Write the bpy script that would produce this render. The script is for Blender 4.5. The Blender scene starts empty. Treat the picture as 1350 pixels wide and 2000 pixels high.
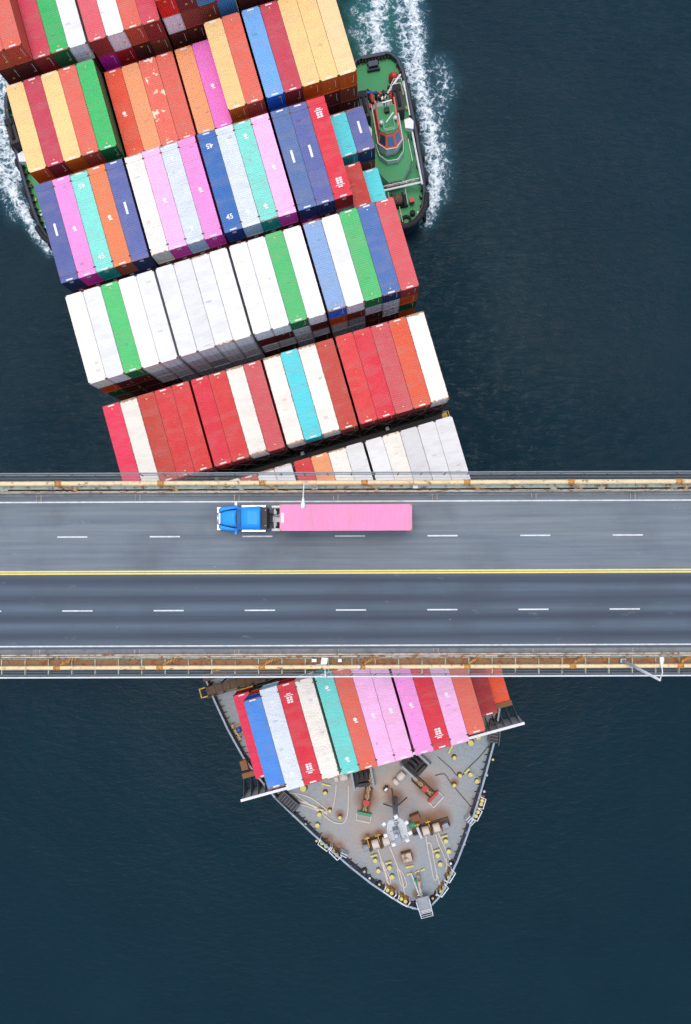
import bpy, math, random
import numpy as np
from mathutils import Vector, Matrix
random.seed(7)
rng = np.random.default_rng(7)
# ------------------------------------------------------------------ camera, sky, sun, exposure
CAM_H = 117.0
FPX = 1330.0                       # focal length in photograph pixels (1350 x 2000)
R = ((0.9989143, 0.00494275, 0.04632274),
     (-0.00365781, 0.9996073, -0.02778258),
     (-0.04644187, 0.02758298, 0.9985401))
scene = bpy.context.scene
cam_data = bpy.data.cameras.new('camera'); cam = bpy.data.objects.new('camera', cam_data)
scene.collection.objects.link(cam); scene.camera = cam
cam.matrix_world = Matrix.Translation((0, 0, CAM_H)) @ Matrix(R).to_4x4()
cam_data.sensor_fit = 'VERTICAL'; cam_data.sensor_height = 24.0; cam_data.sensor_width = 24.0
cam_data.lens = 24.0 * FPX / 2000.0
cam_data.clip_start = 0.5; cam_data.clip_end = 8000.0
SUN_EL, SUN_AZ = 81.0, 24.0        # degrees; azimuth measured from +Y towards -X
world = bpy.data.worlds.new('World'); scene.world = world; world.use_nodes = True
wn = world.node_tree
sky = wn.nodes.new('ShaderNodeTexSky'); sky.sky_type = 'NISHITA'; sky.sun_disc = False
sky.sun_elevation = math.radians(SUN_EL); sky.sun_rotation = math.radians(-SUN_AZ)
sky.dust_density = 3.0; sky.air_density = 0.9; sky.ozone_density = 0.5
bg = wn.nodes['Background']; bg.inputs['Strength'].default_value = 0.15
wn.links.new(sky.outputs[0], bg.inputs['Color'])
sun_data = bpy.data.lights.new('sun', 'SUN'); sun_data.energy = 0.6; sun_data.angle = math.radians(26)
sun_data.color = (1.0, 0.965, 0.91)
sun = bpy.data.objects.new('sun', sun_data); scene.collection.objects.link(sun)
el, az = math.radians(SUN_EL), math.radians(SUN_AZ)
sdir = Vector((-math.sin(az) * math.cos(el), math.cos(az) * math.cos(el), math.sin(el)))
sun.rotation_euler = sdir.to_track_quat('Z', 'Y').to_euler()
scene.view_settings.view_transform = 'Standard'; scene.view_settings.look = 'None'
scene.view_settings.exposure = 0.78; scene.view_settings.gamma = 1.0
scene.view_settings.use_curve_mapping = False
scene.render.resolution_x = 691; scene.render.resolution_y = 1024

# ------------------------------------------------------------------ places: pixel of the photograph -> point at a height
MR = Matrix(R)
def at(u, v, Z):
    r = MR @ Vector(((u - 675.0) / FPX, -(v - 1000.0) / FPX, -1.0))
    t = (Z - CAM_H) / r.z
    return Vector((r.x * t, r.y * t, Z))
HD = 0.2757193; CEN = -8.527
PITCH, GAP = 2.4518, 0.2927
SHIP = Matrix.Translation((CEN * math.cos(HD), CEN * math.sin(HD), 0)) @ Matrix.Rotation(HD, 4, 'Z')
SHIPI = SHIP.inverted()
def sl(u, v, Z): return SHIPI @ at(u, v, Z)          # point in the ship's frame: x to starboard in the picture's right, y aft
BR = Matrix.Translation((-2.5, -4.0, 50.22)) @ Matrix.Rotation(math.atan(0.0458), 4, 'Y')
BRI = BR.inverted()
def pb(u, v, z):                                       # point in the bridge's frame at local height z
    o = BRI @ Vector((0, 0, CAM_H))
    d = BRI.to_3x3() @ (MR @ Vector(((u - 675.0) / FPX, -(v - 1000.0) / FPX, -1.0)))
    t = (z - o.z) / d.z
    return o + d * t
def yb(v, z=0.0, u=700): return pb(u, v, z).y
def xb(u, z=0.0, v=1000): return pb(u, v, z).x

# ------------------------------------------------------------------ helpers
COL = scene.collection
class MB:
    def __init__(s): s.v = []; s.f = []; s.mi = []; s.cur = 0; s.sm = []
    def add(s, vs, fs, smooth=False):
        n = len(s.v); s.v += [tuple(p) for p in vs]
        for f in fs: s.f.append([i + n for i in f]); s.mi.append(s.cur); s.sm.append(smooth)
        return s
    def box(s, c, d, rz=0.0, M=None, taper=1.0):
        x, y, z = d[0] / 2, d[1] / 2, d[2] / 2
        vs = []
        for k in (-1, 1):
            t = 1.0 if k < 0 else taper
            for a, b in ((-1, -1), (1, -1), (1, 1), (-1, 1)): vs.append(Vector((a * x * t, b * y * t, k * z)))
        Rz = Matrix.Rotation(rz, 3, 'Z')
        vs = [(M @ p if M else Rz @ p) + Vector(c) for p in vs]
        return s.add(vs, [(3, 2, 1, 0), (4, 5, 6, 7), (0, 1, 5, 4), (1, 2, 6, 5), (2, 3, 7, 6), (3, 0, 4, 7)])
    def span(s, x0, x1, y0, y1, z0, z1): return s.box(((x0 + x1) / 2, (y0 + y1) / 2, (z0 + z1) / 2), (abs(x1 - x0), abs(y1 - y0), abs(z1 - z0)))
    def tube(s, pts, r, n=6, caps=True, closed=False):
        pts = [Vector(p) for p in pts]; m = len(pts)
        rr = r if isinstance(r, (list, tuple)) else [r] * m
        vs = []
        for i, p in enumerate(pts):
            if closed: t = pts[(i + 1) % m] - pts[i - 1]
            else: t = pts[min(i + 1, m - 1)] - pts[max(i - 1, 0)]
            t.normalize()
            up = Vector((0, 0, 1)) if abs(t.z) < 0.9 else Vector((1, 0, 0))
            a = t.cross(up).normalized(); b = a.cross(t)
            for k in range(n):
                q = 2 * math.pi * k / n + math.pi / n
                vs.append(p + a * (math.cos(q) * rr[i]) + b * (math.sin(q) * rr[i]))
        fs = []
        for i in range(m if closed else m - 1):
            j = (i + 1) % m
            for k in range(n): fs.append((i * n + k, j * n + k, j * n + (k + 1) % n, i * n + (k + 1) % n))
        if caps and not closed: fs.append(tuple(range(n))); fs.append(tuple(range(m * n - 1, (m - 1) * n - 1, -1)))
        return s.add(vs, fs, n > 6)
    def lathe(s, c, prof, n=12, M=None, flat=False):
        vs = []; c = Vector(c)
        for r, z in prof:
            for k in range(n):
                q = 2 * math.pi * k / n; p = Vector((r * math.cos(q), r * math.sin(q), z))
                vs.append((M @ p if M else p) + c)
        fs = []
        for i in range(len(prof) - 1):
            for k in range(n): fs.append((i * n + k, i * n + (k + 1) % n, (i + 1) * n + (k + 1) % n, (i + 1) * n + k))
        m = len(prof); fs.append(tuple(range(n - 1, -1, -1))); fs.append(tuple(range((m - 1) * n, m * n)))
        return s.add(vs, fs, n > 8 and not flat)
    def prism(s, poly, z0, z1):
        n = len(poly); z0l = z0 if isinstance(z0, list) else [z0] * n; z1l = z1 if isinstance(z1, list) else [z1] * n
        vs = [(p[0], p[1], z0l[i]) for i, p in enumerate(poly)] + [(p[0], p[1], z1l[i]) for i, p in enumerate(poly)]
        fs = [tuple(range(n - 1, -1, -1)), tuple(range(n, 2 * n))] + [(i, (i + 1) % n, n + (i + 1) % n, n + i) for i in range(n)]
        return s.add(vs, fs)
    def mesh(s, name):
        me = bpy.data.meshes.new(name); me.from_pydata(s.v, [], s.f)
        me.polygons.foreach_set('material_index', s.mi); me.polygons.foreach_set('use_smooth', s.sm); me.update()
        return me
    def build(s, name, mats, parent=None, color=None, **props):
        return put(name, s.mesh(name), mats, parent, color, **props)
def put(name, me, mats, parent=None, color=None, **props):
    o = bpy.data.objects.new(name, me)
    if not isinstance(mats, (list, tuple)): mats = [mats]
    if len(me.materials) == 0:
        for m in mats: me.materials.append(m)
    for i, m in enumerate(mats):
        if i < len(me.materials) and me.materials[i] is not m: o.material_slots[i].link = 'OBJECT'; o.material_slots[i].material = m
    COL.objects.link(o)
    if parent is not None: o.parent = parent
    if color is not None: o.color = (*color, 1.0)
    for k, v in props.items(): o[k] = v
    return o
def thing(name, label, cat, mat=None, group=None):
    o = bpy.data.objects.new(name, None); COL.objects.link(o); o.empty_display_size = 0.5
    o['label'] = label; o['category'] = cat
    if group: o['group'] = group
    if mat is not None: o.matrix_world = mat
    return o
def tag(o, label, cat, group=None):
    o['label'] = label; o['category'] = cat
    if group: o['group'] = group
    return o
def lin(c):
    c = c / 255.0
    return c / 12.92 if c <= 0.04045 else ((c + 0.055) / 1.055) ** 2.4
def srgb(r, g, b, k=1.0): return tuple(min(lin(x) * k, 0.85) for x in (r, g, b))

# ------------------------------------------------------------------ materials
class NT:
    def __init__(s, name):
        s.m = bpy.data.materials.new(name); s.m.use_nodes = True; s.t = s.m.node_tree
        s.b = s.t.nodes['Principled BSDF']
    def n(s, typ, **kw):
        q = s.t.nodes.new('ShaderNode' + typ)
        for k, v in kw.items():
            if k in q.inputs: q.inputs[k].default_value = v
            else: setattr(q, k, v)
        return q
    def l(s, a, b): s.t.links.new(a, b)
    def math(s, op, a, b=None, clamp=False):
        q = s.t.nodes.new('ShaderNodeMath'); q.operation = op; q.use_clamp = clamp
        for i, x in enumerate((a, b)):
            if x is None: continue
            if isinstance(x, (int, float)): q.inputs[i].default_value = x
            else: s.l(x, q.inputs[i])
        return q.outputs[0]
    def mix(s, fac, a, b, mode='MIX'):
        q = s.t.nodes.new('ShaderNodeMix'); q.data_type = 'RGBA'; q.blend_type = mode
        for i, x in ((0, fac), (6, a), (7, b)):
            if isinstance(x, (int, float)): q.inputs[i].default_value = x
            elif isinstance(x, tuple): q.inputs[i].default_value = (*x[:3], 1.0)
            else: s.l(x, q.inputs[i])
        return q.outputs[2]
    def noise(s, vec, scale, detail=4.0, rough=0.55, dist=0.0):
        q = s.n('TexNoise', Scale=scale, Detail=detail, Roughness=rough, Distortion=dist); s.l(vec, q.inputs['Vector']); return q.outputs['Fac']
    def remap(s, v, a, b, c=0.0, d=1.0):
        q = s.n('MapRange'); q.inputs[1].default_value = a; q.inputs[2].default_value = b; q.inputs[3].default_value = c; q.inputs[4].default_value = d
        s.l(v, q.inputs[0]); return q.outputs[0]
    def coords(s, scale=(1, 1, 1), rnd=True):
        tc = s.n('TexCoord'); v = tc.outputs['Object']
        if rnd:
            oi = s.n('ObjectInfo'); q = s.n('VectorMath', operation='ADD'); s.l(v, q.inputs[0])
            r = s.math('MULTIPLY', oi.outputs['Random'], 173.0); s.l(r, q.inputs[1]); v = q.outputs[0]
        q = s.n('VectorMath', operation='MULTIPLY'); s.l(v, q.inputs[0]); q.inputs[1].default_value = scale
        return q.outputs[0]
    def bump(s, h, strength=0.3, dist=0.02):
        q = s.n('Bump'); q.inputs['Strength'].default_value = strength; q.inputs['Distance'].default_value = dist
        s.l(h, q.inputs['Height']); s.l(q.outputs[0], s.b.inputs['Normal'])
    def attr(s, name, typ='OBJECT'):
        q = s.n('Attribute'); q.attribute_type = typ; q.attribute_name = name; return q.outputs['Fac']
def paint(name, base, rough=0.55, metal=0.0, dirt=0.25, scale=1.5, dirtcol=(0.12, 0.08, 0.05), rust=0.0, rustscale=1.2):
    t = NT(name); v = t.coords(); n1 = t.noise(v, scale, 6); n2 = t.noise(v, scale * 7, 4)
    c = t.mix(t.remap(n1, 0.42, 0.72, 0, dirt), base, dirtcol)
    c = t.mix(t.remap(n2, 0.3, 0.7, 0.0, 0.16), c, (0.02, 0.02, 0.02))
    if rust: c = t.mix(t.remap(t.noise(v, rustscale, 8, 0.7), 0.62 - rust * 0.3, 0.70 - rust * 0.3), c, (0.22, 0.075, 0.02))
    t.l(c, t.b.inputs['Base Color']); t.b.inputs['Roughness'].default_value = rough; t.b.inputs['Metallic'].default_value = metal
    t.bump(n2, 0.15, 0.01); return t.m
# container roof paint: the object's own colour, weathered
def container_mat(name, roof):
    t = NT(name); oi = t.n('ObjectInfo'); base = oi.outputs['Color']; v = t.coords()
    vs = t.coords((0.5, 3.2, 1))
    n1 = t.noise(v, 0.55, 5, 0.6); n2 = t.noise(v, 6, 5, 0.65); n3 = t.noise(vs, 1.6, 6, 0.7)
    c = t.mix(t.remap(n1, 0.35, 0.75, 0.0, 0.03 if roof else 0.04), base, (0.9, 0.85, 0.8) if roof else (0.1, 0.08, 0.07))
    c = t.mix(t.remap(n3, 0.46, 0.72, 0.0, 0.22 if roof else 0.08), c, t.mix(0.6, base, (0.10, 0.07, 0.05)))
    c = t.mix(t.remap(n2, 0.62, 0.80, 0.0, 0.16 if roof else 0.08), c, (0.16, 0.11, 0.08))
    n4 = t.noise(t.coords((0.35, 1.0, 1)), 0.8, 3, 0.5); c = t.mix(t.remap(n4, 0.50, 0.60, 0.0, 0.12 if roof else 0.0), c, (0.30, 0.24, 0.20))
    # scratched dark scuffs, more on worn boxes
    worn = t.attr('worn')
    m = t.remap(t.noise(t.coords((0.6, 4.5, 1)), 1.1, 9, 0.75), 0.60, 0.66)
    m = t.math('MULTIPLY', m, worn); c = t.mix(m, c, (0.20, 0.10, 0.055))
    m = t.remap(t.noise(v, 1.0, 4, 0.5), 0.60, 0.63); m = t.math('MULTIPLY', m, t.attr('patch')); c = t.mix(m, c, (0.78, 0.62, 0.42))
    # rust creeping from the ends and edges
    tc = t.n('TexCoord'); sep = t.n('SeparateXYZ'); t.l(tc.outputs['Object'], sep.inputs[0])
    ax_ = t.math('ABSOLUTE', sep.outputs['X']); ay = t.math('ABSOLUTE', sep.outputs['Y'])
    hl = t.attr('halflen')
    dy = t.math('SUBTRACT', hl, ay); dx = t.math('SUBTRACT', 1.22, ax_)
    if roof:
        e1 = t.remap(dy, 0.0, 0.65, 1.0, 0.0); e2 = t.remap(dx, 0.0, 0.16, 0.75, 0.0)
        e = t.math('MAXIMUM', e1, e2)
    else:
        e = t.remap(sep.outputs['Z'], 0.0, 0.35, 0.3, -0.2)
    e = t.math('MULTIPLY', e, t.attr('rust'))
    nr = t.noise(v, 2.6, 9, 0.75)
    e = t.math('ADD', e, t.math('MULTIPLY', t.math('SUBTRACT', nr, 0.5), 1.7))
    c = t.mix(t.remap(e, 0.50, 0.66, 0.0, 0.85), c, t.mix(n2, (0.36, 0.13, 0.03), (0.14, 0.045, 0.015)))
    t.l(c, t.b.inputs['Base Color']); t.b.inputs['Roughness'].default_value = 0.6 if roof else 0.5
    t.bump(n2, 0.2, 0.01); return t.m
M_ROOF = container_mat('container_roof_paint', True)
M_SIDE = container_mat('container_side_paint', False)
M_CAST = paint('rusty_corner_steel', (0.20, 0.09, 0.035), 0.8, 0.0, 0.5, 6, (0.08, 0.03, 0.015), rust=0.6, rustscale=8)
M_CASTD = paint('dark_corner_steel', (0.06, 0.045, 0.035), 0.8)
M_MARK = paint('white_marking', (0.78, 0.78, 0.76), 0.6, dirt=0.2, scale=6, dirtcol=(0.4, 0.35, 0.3))
M_STICK = paint('yellow_sticker', (0.75, 0.45, 0.08), 0.5, dirt=0.1)
M_DARK = paint('dark_steel', (0.025, 0.025, 0.027), 0.7)
M_HULL = paint('hull_paint', (0.03, 0.05, 0.09), 0.5, rust=0.1)
M_BULW = paint('bulwark_paint', (0.30, 0.38, 0.43), 0.55, dirt=0.3)
M_BULI = paint('bulwark_inner_paint', (0.12, 0.15, 0.17), 0.6, dirt=0.5, rust=0.12, rustscale=0.8)
M_YEL = paint('yellow_paint', (0.66, 0.56, 0.14), 0.5, dirt=0.25, scale=5)
M_YELR = paint('rusty_yellow_paint', (0.72, 0.42, 0.05), 0.6, dirt=0.3, scale=3, rust=0.35, rustscale=3)
M_BROWN = paint('rusty_brown_steel', (0.10, 0.07, 0.045), 0.85, dirt=0.5, scale=2, rust=0.3, rustscale=2)
M_RUST = paint('rust', (0.24, 0.10, 0.04), 0.9, dirt=0.4, scale=3)
M_GREYP = paint('grey_machinery_paint', (0.30, 0.34, 0.36), 0.55, dirt=0.4, scale=4, rust=0.15, rustscale=3)
M_LGREY = paint('pale_grey_paint', (0.55, 0.60, 0.62), 0.55, dirt=0.3, scale=4, rust=0.12, rustscale=3)
M_WHITE = paint('white_paint', (0.78, 0.79, 0.78), 0.45, dirt=0.12, scale=3)
M_ROPE = paint('pale_rope', (0.66, 0.58, 0.48), 0.9, dirt=0.15, scale=10)
M_GREEN = paint('green_machinery_paint', (0.03, 0.28, 0.12), 0.5, dirt=0.3, scale=3, rust=0.2, rustscale=3)
M_RED = paint('red_paint', (0.50, 0.03, 0.02), 0.5, dirt=0.3, scale=3, rust=0.15, rustscale=3)
M_BLUE = paint('blue_paint', (0.02, 0.08, 0.35), 0.45, dirt=0.1)
M_CHAIN = paint('chain_steel', (0.50, 0.38, 0.22), 0.7, dirt=0.5, scale=6, rust=0.25, rustscale=6)
M_BLACK = paint('black_rubber', (0.010, 0.010, 0.012), 0.8, dirt=0.03)
M_TUGD = paint('green_deck_paint', (0.02, 0.27, 0.085), 0.6, dirt=0.3, scale=0.7, dirtcol=(0.10, 0.16, 0.08), rust=0.08)
M_TUGH = paint('dark_blue_tug_paint', (0.016, 0.028, 0.055), 0.45, dirt=0.08, rust=0.03)
M_ORANGE = paint('orange_red_paint', (0.72, 0.10, 0.03), 0.45, dirt=0.1)
def glass(name, col):
    t = NT(name); t.b.inputs['Base Color'].default_value = (*col, 1); t.b.inputs['Roughness'].default_value = 0.06
    t.b.inputs['Specular IOR Level'].default_value = 0.9; n = t.noise(t.coords(), 0.7, 2); t.bump(n, 0.05, 0.02); return t.m
M_GLASS = glass('tinted_glass', (0.02, 0.05, 0.08))
M_GLASSB = glass('blue_tinted_glass', (0.05, 0.13, 0.25))
STAINS = [(715, 1560, 2.6), (835, 1535, 2.6), (720, 1640, 1.8), (742, 1634, 1.8), (815, 1605, 2.2), (835, 1600, 2.0), (860, 1598, 2.6), (795, 1674, 1.9), (771, 1556, 2.0), (640, 1640, 1.6), (660, 1655, 1.6), (664, 1590, 1.1), (930, 1585, 1.8), (935, 1565, 1.6), (770, 1735, 1.2), (815, 1745, 1.2), (755, 1540, 1.0), (888, 1528, 1.0)]
def mat_deck():
    t = NT('grey_ship_deck'); v = t.coords(rnd=False); n = t.noise(v, 0.35, 6, 0.6); n2 = t.noise(v, 2.5, 8, 0.7)
    c = t.mix(t.remap(n2, 0.2, 0.8), (0.15, 0.205, 0.235), (0.30, 0.345, 0.36))
    sep = t.n('SeparateXYZ'); t.l(v, sep.inputs[0])
    # worn brown middle of the deck
    q = t.n('VectorMath', operation='DISTANCE'); t.l(v, q.inputs[0]); q.inputs[1].default_value = (-1.0, -38.0, 15.2)
    d = t.remap(q.outputs['Value'], 2.5, 14.0, 0.9, 0.0)
    m = t.math('MULTIPLY', t.remap(n, 0.30, 0.60, 0.25, 1.0), t.math('ADD', d, 0.05)); c = t.mix(m, c, (0.36, 0.27, 0.20))
    for (u, v_, rad) in STAINS:        # rust weeping from the machinery
        p_ = sl(u, v_, 15.2); q = t.n('VectorMath', operation='DISTANCE'); t.l(v, q.inputs[0]); q.inputs[1].default_value = (p_.x, p_.y, 15.2)
        mm = t.math('ADD', t.remap(q.outputs['Value'], rad * 0.3, rad, 0.9, 0.0), t.math('MULTIPLY', t.math('SUBTRACT', n2, 0.5), 0.8)); mm = t.math('MULTIPLY', t.remap(mm, 0.2, 0.8), t.remap(q.outputs['Value'], rad * 0.9, rad * 1.2, 0.75, 0.0))
        c = t.mix(mm, c, (0.19, 0.075, 0.025))
    m = t.remap(t.noise(v, 0.8, 8, 0.72), 0.58, 0.72, 0, 0.6); c = t.mix(m, c, (0.30, 0.13, 0.05))
    # plate seams
    br = t.n('TexBrick'); br.inputs['Scale'].default_value = 1.0; br.inputs['Mortar Size'].default_value = 0.035
    br.inputs['Brick Width'].default_value = 6.0; br.inputs['Row Height'].default_value = 2.4; br.inputs['Mortar Smooth'].default_value = 0.4
    q = t.n('VectorRotate'); q.inputs['Angle'].default_value = 0.55; t.l(v, q.inputs['Vector']); q.inputs['Axis'].default_value = (0, 0, 1)
    t.l(q.outputs[0], br.inputs['Vector'])
    c = t.mix(t.math('MULTIPLY', br.outputs['Fac'], 0.30), c, (0.12, 0.13, 0.14))
    t.l(c, t.b.inputs['Base Color']); t.b.inputs['Roughness'].default_value = 0.6; t.bump(n2, 0.25, 0.02); return t.m
M_DECK = mat_deck()
def mat_road():
    t = NT('asphalt'); tc = t.n('TexCoord'); v = tc.outputs['Object']
    sep = t.n('SeparateXYZ'); t.l(v, sep.inputs[0]); y = sep.outputs['Y']
    st = t.n('VectorMath', operation='MULTIPLY'); t.l(v, st.inputs[0]); st.inputs[1].default_value = (0.015, 1.0, 1)
    st2 = t.n('VectorMath', operation='MULTIPLY'); t.l(v, st2.inputs[0]); st2.inputs[1].default_value = (0.12, 2.2, 1)
    fine = t.noise(v, 9, 8, 0.75); big = t.noise(v, 0.12, 4); s1 = t.noise(st.outputs[0], 1.6, 4, 0.6); s2 = t.noise(st2.outputs[0], 1.2, 5, 0.6)
    up = t.mix(t.remap(s1, 0.35, 0.65), (0.135, 0.172, 0.198), (0.20, 0.228, 0.242))
    # wheel tracks: bands along the lanes of the far carriageway
    sw = t.math('SINE', t.math('MULTIPLY', t.math('ADD', y, 0.3), 2 * math.pi / 1.82))
    sw = t.math('ADD', t.math('MULTIPLY', sw, 0.5), t.math('MULTIPLY', t.math('SUBTRACT', s1, 0.5), 1.6))
    dn = t.mix(t.remap(sw, -0.6, 0.7), (0.038, 0.054, 0.078), (0.098, 0.135, 0.172))
    fac = t.remap(y, -0.06, -0.02)      # resurfaced on one side of the centre line
    c = t.mix(fac, dn, up)
    c = t.mix(t.remap(s2, 0.45, 0.75, 0, 0.30), c, (0.06, 0.075, 0.09))
    c = t.mix(t.remap(big, 0.5, 0.75, 0, 0.45), c, (0.045, 0.052, 0.066))
    st3 = t.n('VectorMath', operation='MULTIPLY'); t.l(v, st3.inputs[0]); st3.inputs[1].default_value = (0.35, 1.0, 1); c = t.mix(t.remap(t.noise(st3.outputs[0], 0.9, 9, 0.7), 0.62, 0.72, 0, 0.35), c, (0.30, 0.31, 0.31))
    c = t.mix(t.remap(fine, 0.25, 0.75, 0.0, 0.28), c, (0.03, 0.035, 0.04))
    v2 = t.n('TexVoronoi'); v2.inputs['Scale'].default_value = 0.45; t.l(v, v2.inputs['Vector'])
    c = t.mix(t.remap(v2.outputs['Distance'], 0.018, 0.012), c, (0.6, 0.6, 0.55))
    t.l(c, t.b.inputs['Base Color']); t.b.inputs['Roughness'].default_value = 0.8; t.bump(fine, 0.4, 0.01); return t.m
M_ROAD = mat_road()
M_LINE = paint('white_road_paint', (0.68, 0.70, 0.69), 0.6, dirt=0.5, scale=2, dirtcol=(0.3, 0.3, 0.3))
M_YLINE = paint('yellow_road_paint', (0.80, 0.66, 0.16), 0.6, dirt=0.15, scale=3)
M_KERB = paint('weathered_concrete', (0.20, 0.215, 0.215), 0.85, dirt=0.6, scale=1.2, dirtcol=(0.08, 0.08, 0.08))
M_COPE = paint('beige_parapet', (0.50, 0.45, 0.35), 0.7, dirt=0.6, scale=1.2, rust=0.3, rustscale=1.5)
M_CABLE = paint('cream_cable_paint', (0.80, 0.62, 0.34), 0.55, dirt=0.25, scale=1.0, rust=0.16, rustscale=2)
M_BAND = paint('orange_band_paint', (0.62, 0.30, 0.06), 0.6, dirt=0.3, scale=5, rust=0.3, rustscale=5)
M_PGREEN = paint('pale_green_steel', (0.46, 0.54, 0.42), 0.6, dirt=0.5, scale=1.5, rust=0.28, rustscale=1.5)
M_GALV = paint('galvanised_steel', (0.26, 0.30, 0.31), 0.5, dirt=0.2)
M_RUSTG = paint('rusted_girder_plate', (0.33, 0.15, 0.055), 0.85, dirt=0.9, scale=0.9, dirtcol=(0.17, 0.17, 0.11), rust=0.35, rustscale=2.0)

# ------------------------------------------------------------------ water
def seg_d(px, py, a, b):
    ax_, ay = a; bx, by = b; dx, dy = bx - ax_, by - ay; L = dx * dx + dy * dy + 1e-9
    t = np.clip(((px - ax_) * dx + (py - ay) * dy) / L, 0, 1)
    return np.hypot(px - ax_ - t * dx, py - ay - t * dy), t
FOAM = [  # polylines over the photograph's water, width and strength of the foam
    ([(795, -60), (803, 0), (812, 60), (812, 120), (824, 180), (838, 240), (848, 300), (851, 345), (848, 385), (830, 430)], 2.1, 0.95, 0.75),
    ([(765, -60), (778, 0), (786, 50), (792, 110), (806, 160)], 1.6, 0.75, 0.9),
    ([(745, -60), (742, 0), (733, 40), (738, 75), (745, 100)], 1.9, 0.95, 1.2),
    ([(690, 20), (708, 40), (722, 60)], 1.1, 0.6, 1.0), ([(690, 60), (706, 75), (713, 100)], 1.0, 0.7, 1.0), ([(700, -20), (716, 20), (736, 60)], 1.4, 0.5, 1.0),
    ([(752, 30), (748, 60), (755, 85)], 0.9, 0.65, 1.0),
    ([(858, 130), (870, 160), (864, 185), (854, 220)], 2.2, 0.52, 1.0), ([(822, 150), (840, 200), (856, 260), (864, 330), (858, 380)], 2.0, 0.58, 1.0),
    ([(-30, 60), (-8, 130), (10, 165), (14, 180)], 1.9, 0.9, 1.0),
    ([(-30, 190), (-4, 240), (8, 285), (22, 310), (36, 340)], 1.7, 0.95, 1.0), ([(4, 180), (4, 230), (16, 280)], 1.2, 0.8, 1.0),
    ([(-60, 250), (-20, 300), (10, 340), (34, 390), (50, 420), (72, 455), (98, 490)], 1.9, 0.95, 0.5),
    ([(-60, 330), (-20, 345), (20, 375), (34, 415)], 2.8, 0.62, 0.7), ([(-20, 270), (14, 320), (30, 370)], 3.0, 0.55, 0.8),
]
def make_water():
    res = 0.5; X0, X1, Y0, Y1 = -75, 75, -105, 100
    nx, ny = int((X1 - X0) / res) + 1, int((Y1 - Y0) / res) + 1
    xs = np.linspace(X0, X1, nx); ys = np.linspace(Y0, Y1, ny); X, Y = np.meshgrid(xs, ys)
    Z = np.zeros_like(X)
    for i in range(26):
        L = 1.8 * 1.13 ** i * 0.9; a = 0.9 + rng.normal() * 0.7; k = 2 * np.pi / L
        if L > 22: L = 22
        Z += 0.0022 * L ** 0.9 * 0.5 * np.sin(k * (X * math.cos(a) + Y * math.sin(a)) + rng.uniform(0, 6.28))
    edge = np.clip(np.minimum(np.minimum(X - X0, X1 - X), np.minimum(Y - Y0, Y1 - Y)) / 8.0, 0, 1)
    foam = np.zeros_like(X); green = np.zeros_like(X)
    for pts, w, s_, tp in FOAM:
        P = [at(u, v, 0) for u, v in pts]; n = len(P) - 1
        for i in range(n):
            d, t = seg_d(X, Y, (P[i].x, P[i].y), (P[i + 1].x, P[i + 1].y)); f = (i + t) / n
            ww = w * (1 + (tp - 1) * f); foam = np.maximum(foam, s_ * np.exp(-(d / ww) ** 2))
    g = at(733, 40, 0); green = np.exp(-(((X - g.x) / 5.0) ** 2 + ((Y - g.y) / 9.0) ** 2))
    rip = np.zeros_like(X)                      # wind ripples are stronger in the lee of the hull
    for (u, v, a, b, s_) in ((1000, 860, 26, 14, 1.0), (870, 650, 9, 24, 1.0), (80, 860, 14, 10, 1.0), (120, 700, 9, 18, 0.7), (1230, 850, 14, 9, 0.9), (60, 1345, 16, 4, 0.6), (1150, 300, 30, 40, 0.45)):
        p = at(u, v, 0); rip = np.maximum(rip, s_ * np.exp(-(((X - p.x) / a) ** 2 + ((Y - p.y) / b) ** 2)))
    Z = Z * edge + foam * 0.12 * edge
    verts = np.stack([X.ravel(), Y.ravel(), Z.ravel()], 1)
    idx = np.arange(nx * ny).reshape(ny, nx)
    F = np.stack([idx[:-1, :-1].ravel(), idx[:-1, 1:].ravel(), idx[1:, 1:].ravel(), idx[1:, :-1].ravel()], 1)
    V = [tuple(v) for v in verts.tolist()]; FF = F.tolist()
    # outer ring to the horizon
    n0 = len(V); B = 4000.0
    for x, y in ((-B, -B), (B, -B), (B, B), (-B, B)): V.append((x, y, 0.0))
    for x, y in ((X0, Y0), (X1, Y0), (X1, Y1), (X0, Y1)): V.append((x, y, 0.0))
    for i in range(4): j = (i + 1) % 4; FF.append([n0 + i, n0 + j, n0 + 4 + j, n0 + 4 + i])
    me = bpy.data.meshes.new('water'); me.from_pydata(V, [], FF); me.polygons.foreach_set('use_smooth', [True] * len(FF))
    for nm, arr in (('foam', foam), ('green', green), ('ripple', rip)):
        at_ = me.attributes.new(nm, 'FLOAT', 'POINT'); at_.data.foreach_set('value', list(arr.ravel()) + [0.0] * 8)
    t = NT('sea_water'); tc = t.n('TexCoord'); v = tc.outputs['Object']
    def sc(s3, rot=0.0):
        q = t.n('Mapping'); t.l(v, q.inputs['Vector']); q.inputs['Scale'].default_value = s3; q.inputs['Rotation'].default_value = (0, 0, rot); return q.outputs[0]
    fo = t.attr('foam', 'GEOMETRY'); gr = t.attr('green', 'GEOMETRY'); ri = t.attr('ripple', 'GEOMETRY')
    # lacy foam: broken veins plus churned clots
    dn = t.n('TexNoise', Scale=0.8, Detail=5.0); t.l(v, dn.inputs['Vector'])
    q = t.n('VectorMath', operation='SCALE'); t.l(dn.outputs['Color'], q.inputs[0]); q.inputs['Scale'].default_value = 2.6
    q2 = t.n('VectorMath', operation='ADD'); t.l(v, q2.inputs[0]); t.l(q.outputs[0], q2.inputs[1])
    vo = t.n('TexVoronoi', Scale=0.75); vo.feature = 'DISTANCE_TO_EDGE'; t.l(q2.outputs[0], vo.inputs['Vector'])
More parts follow.
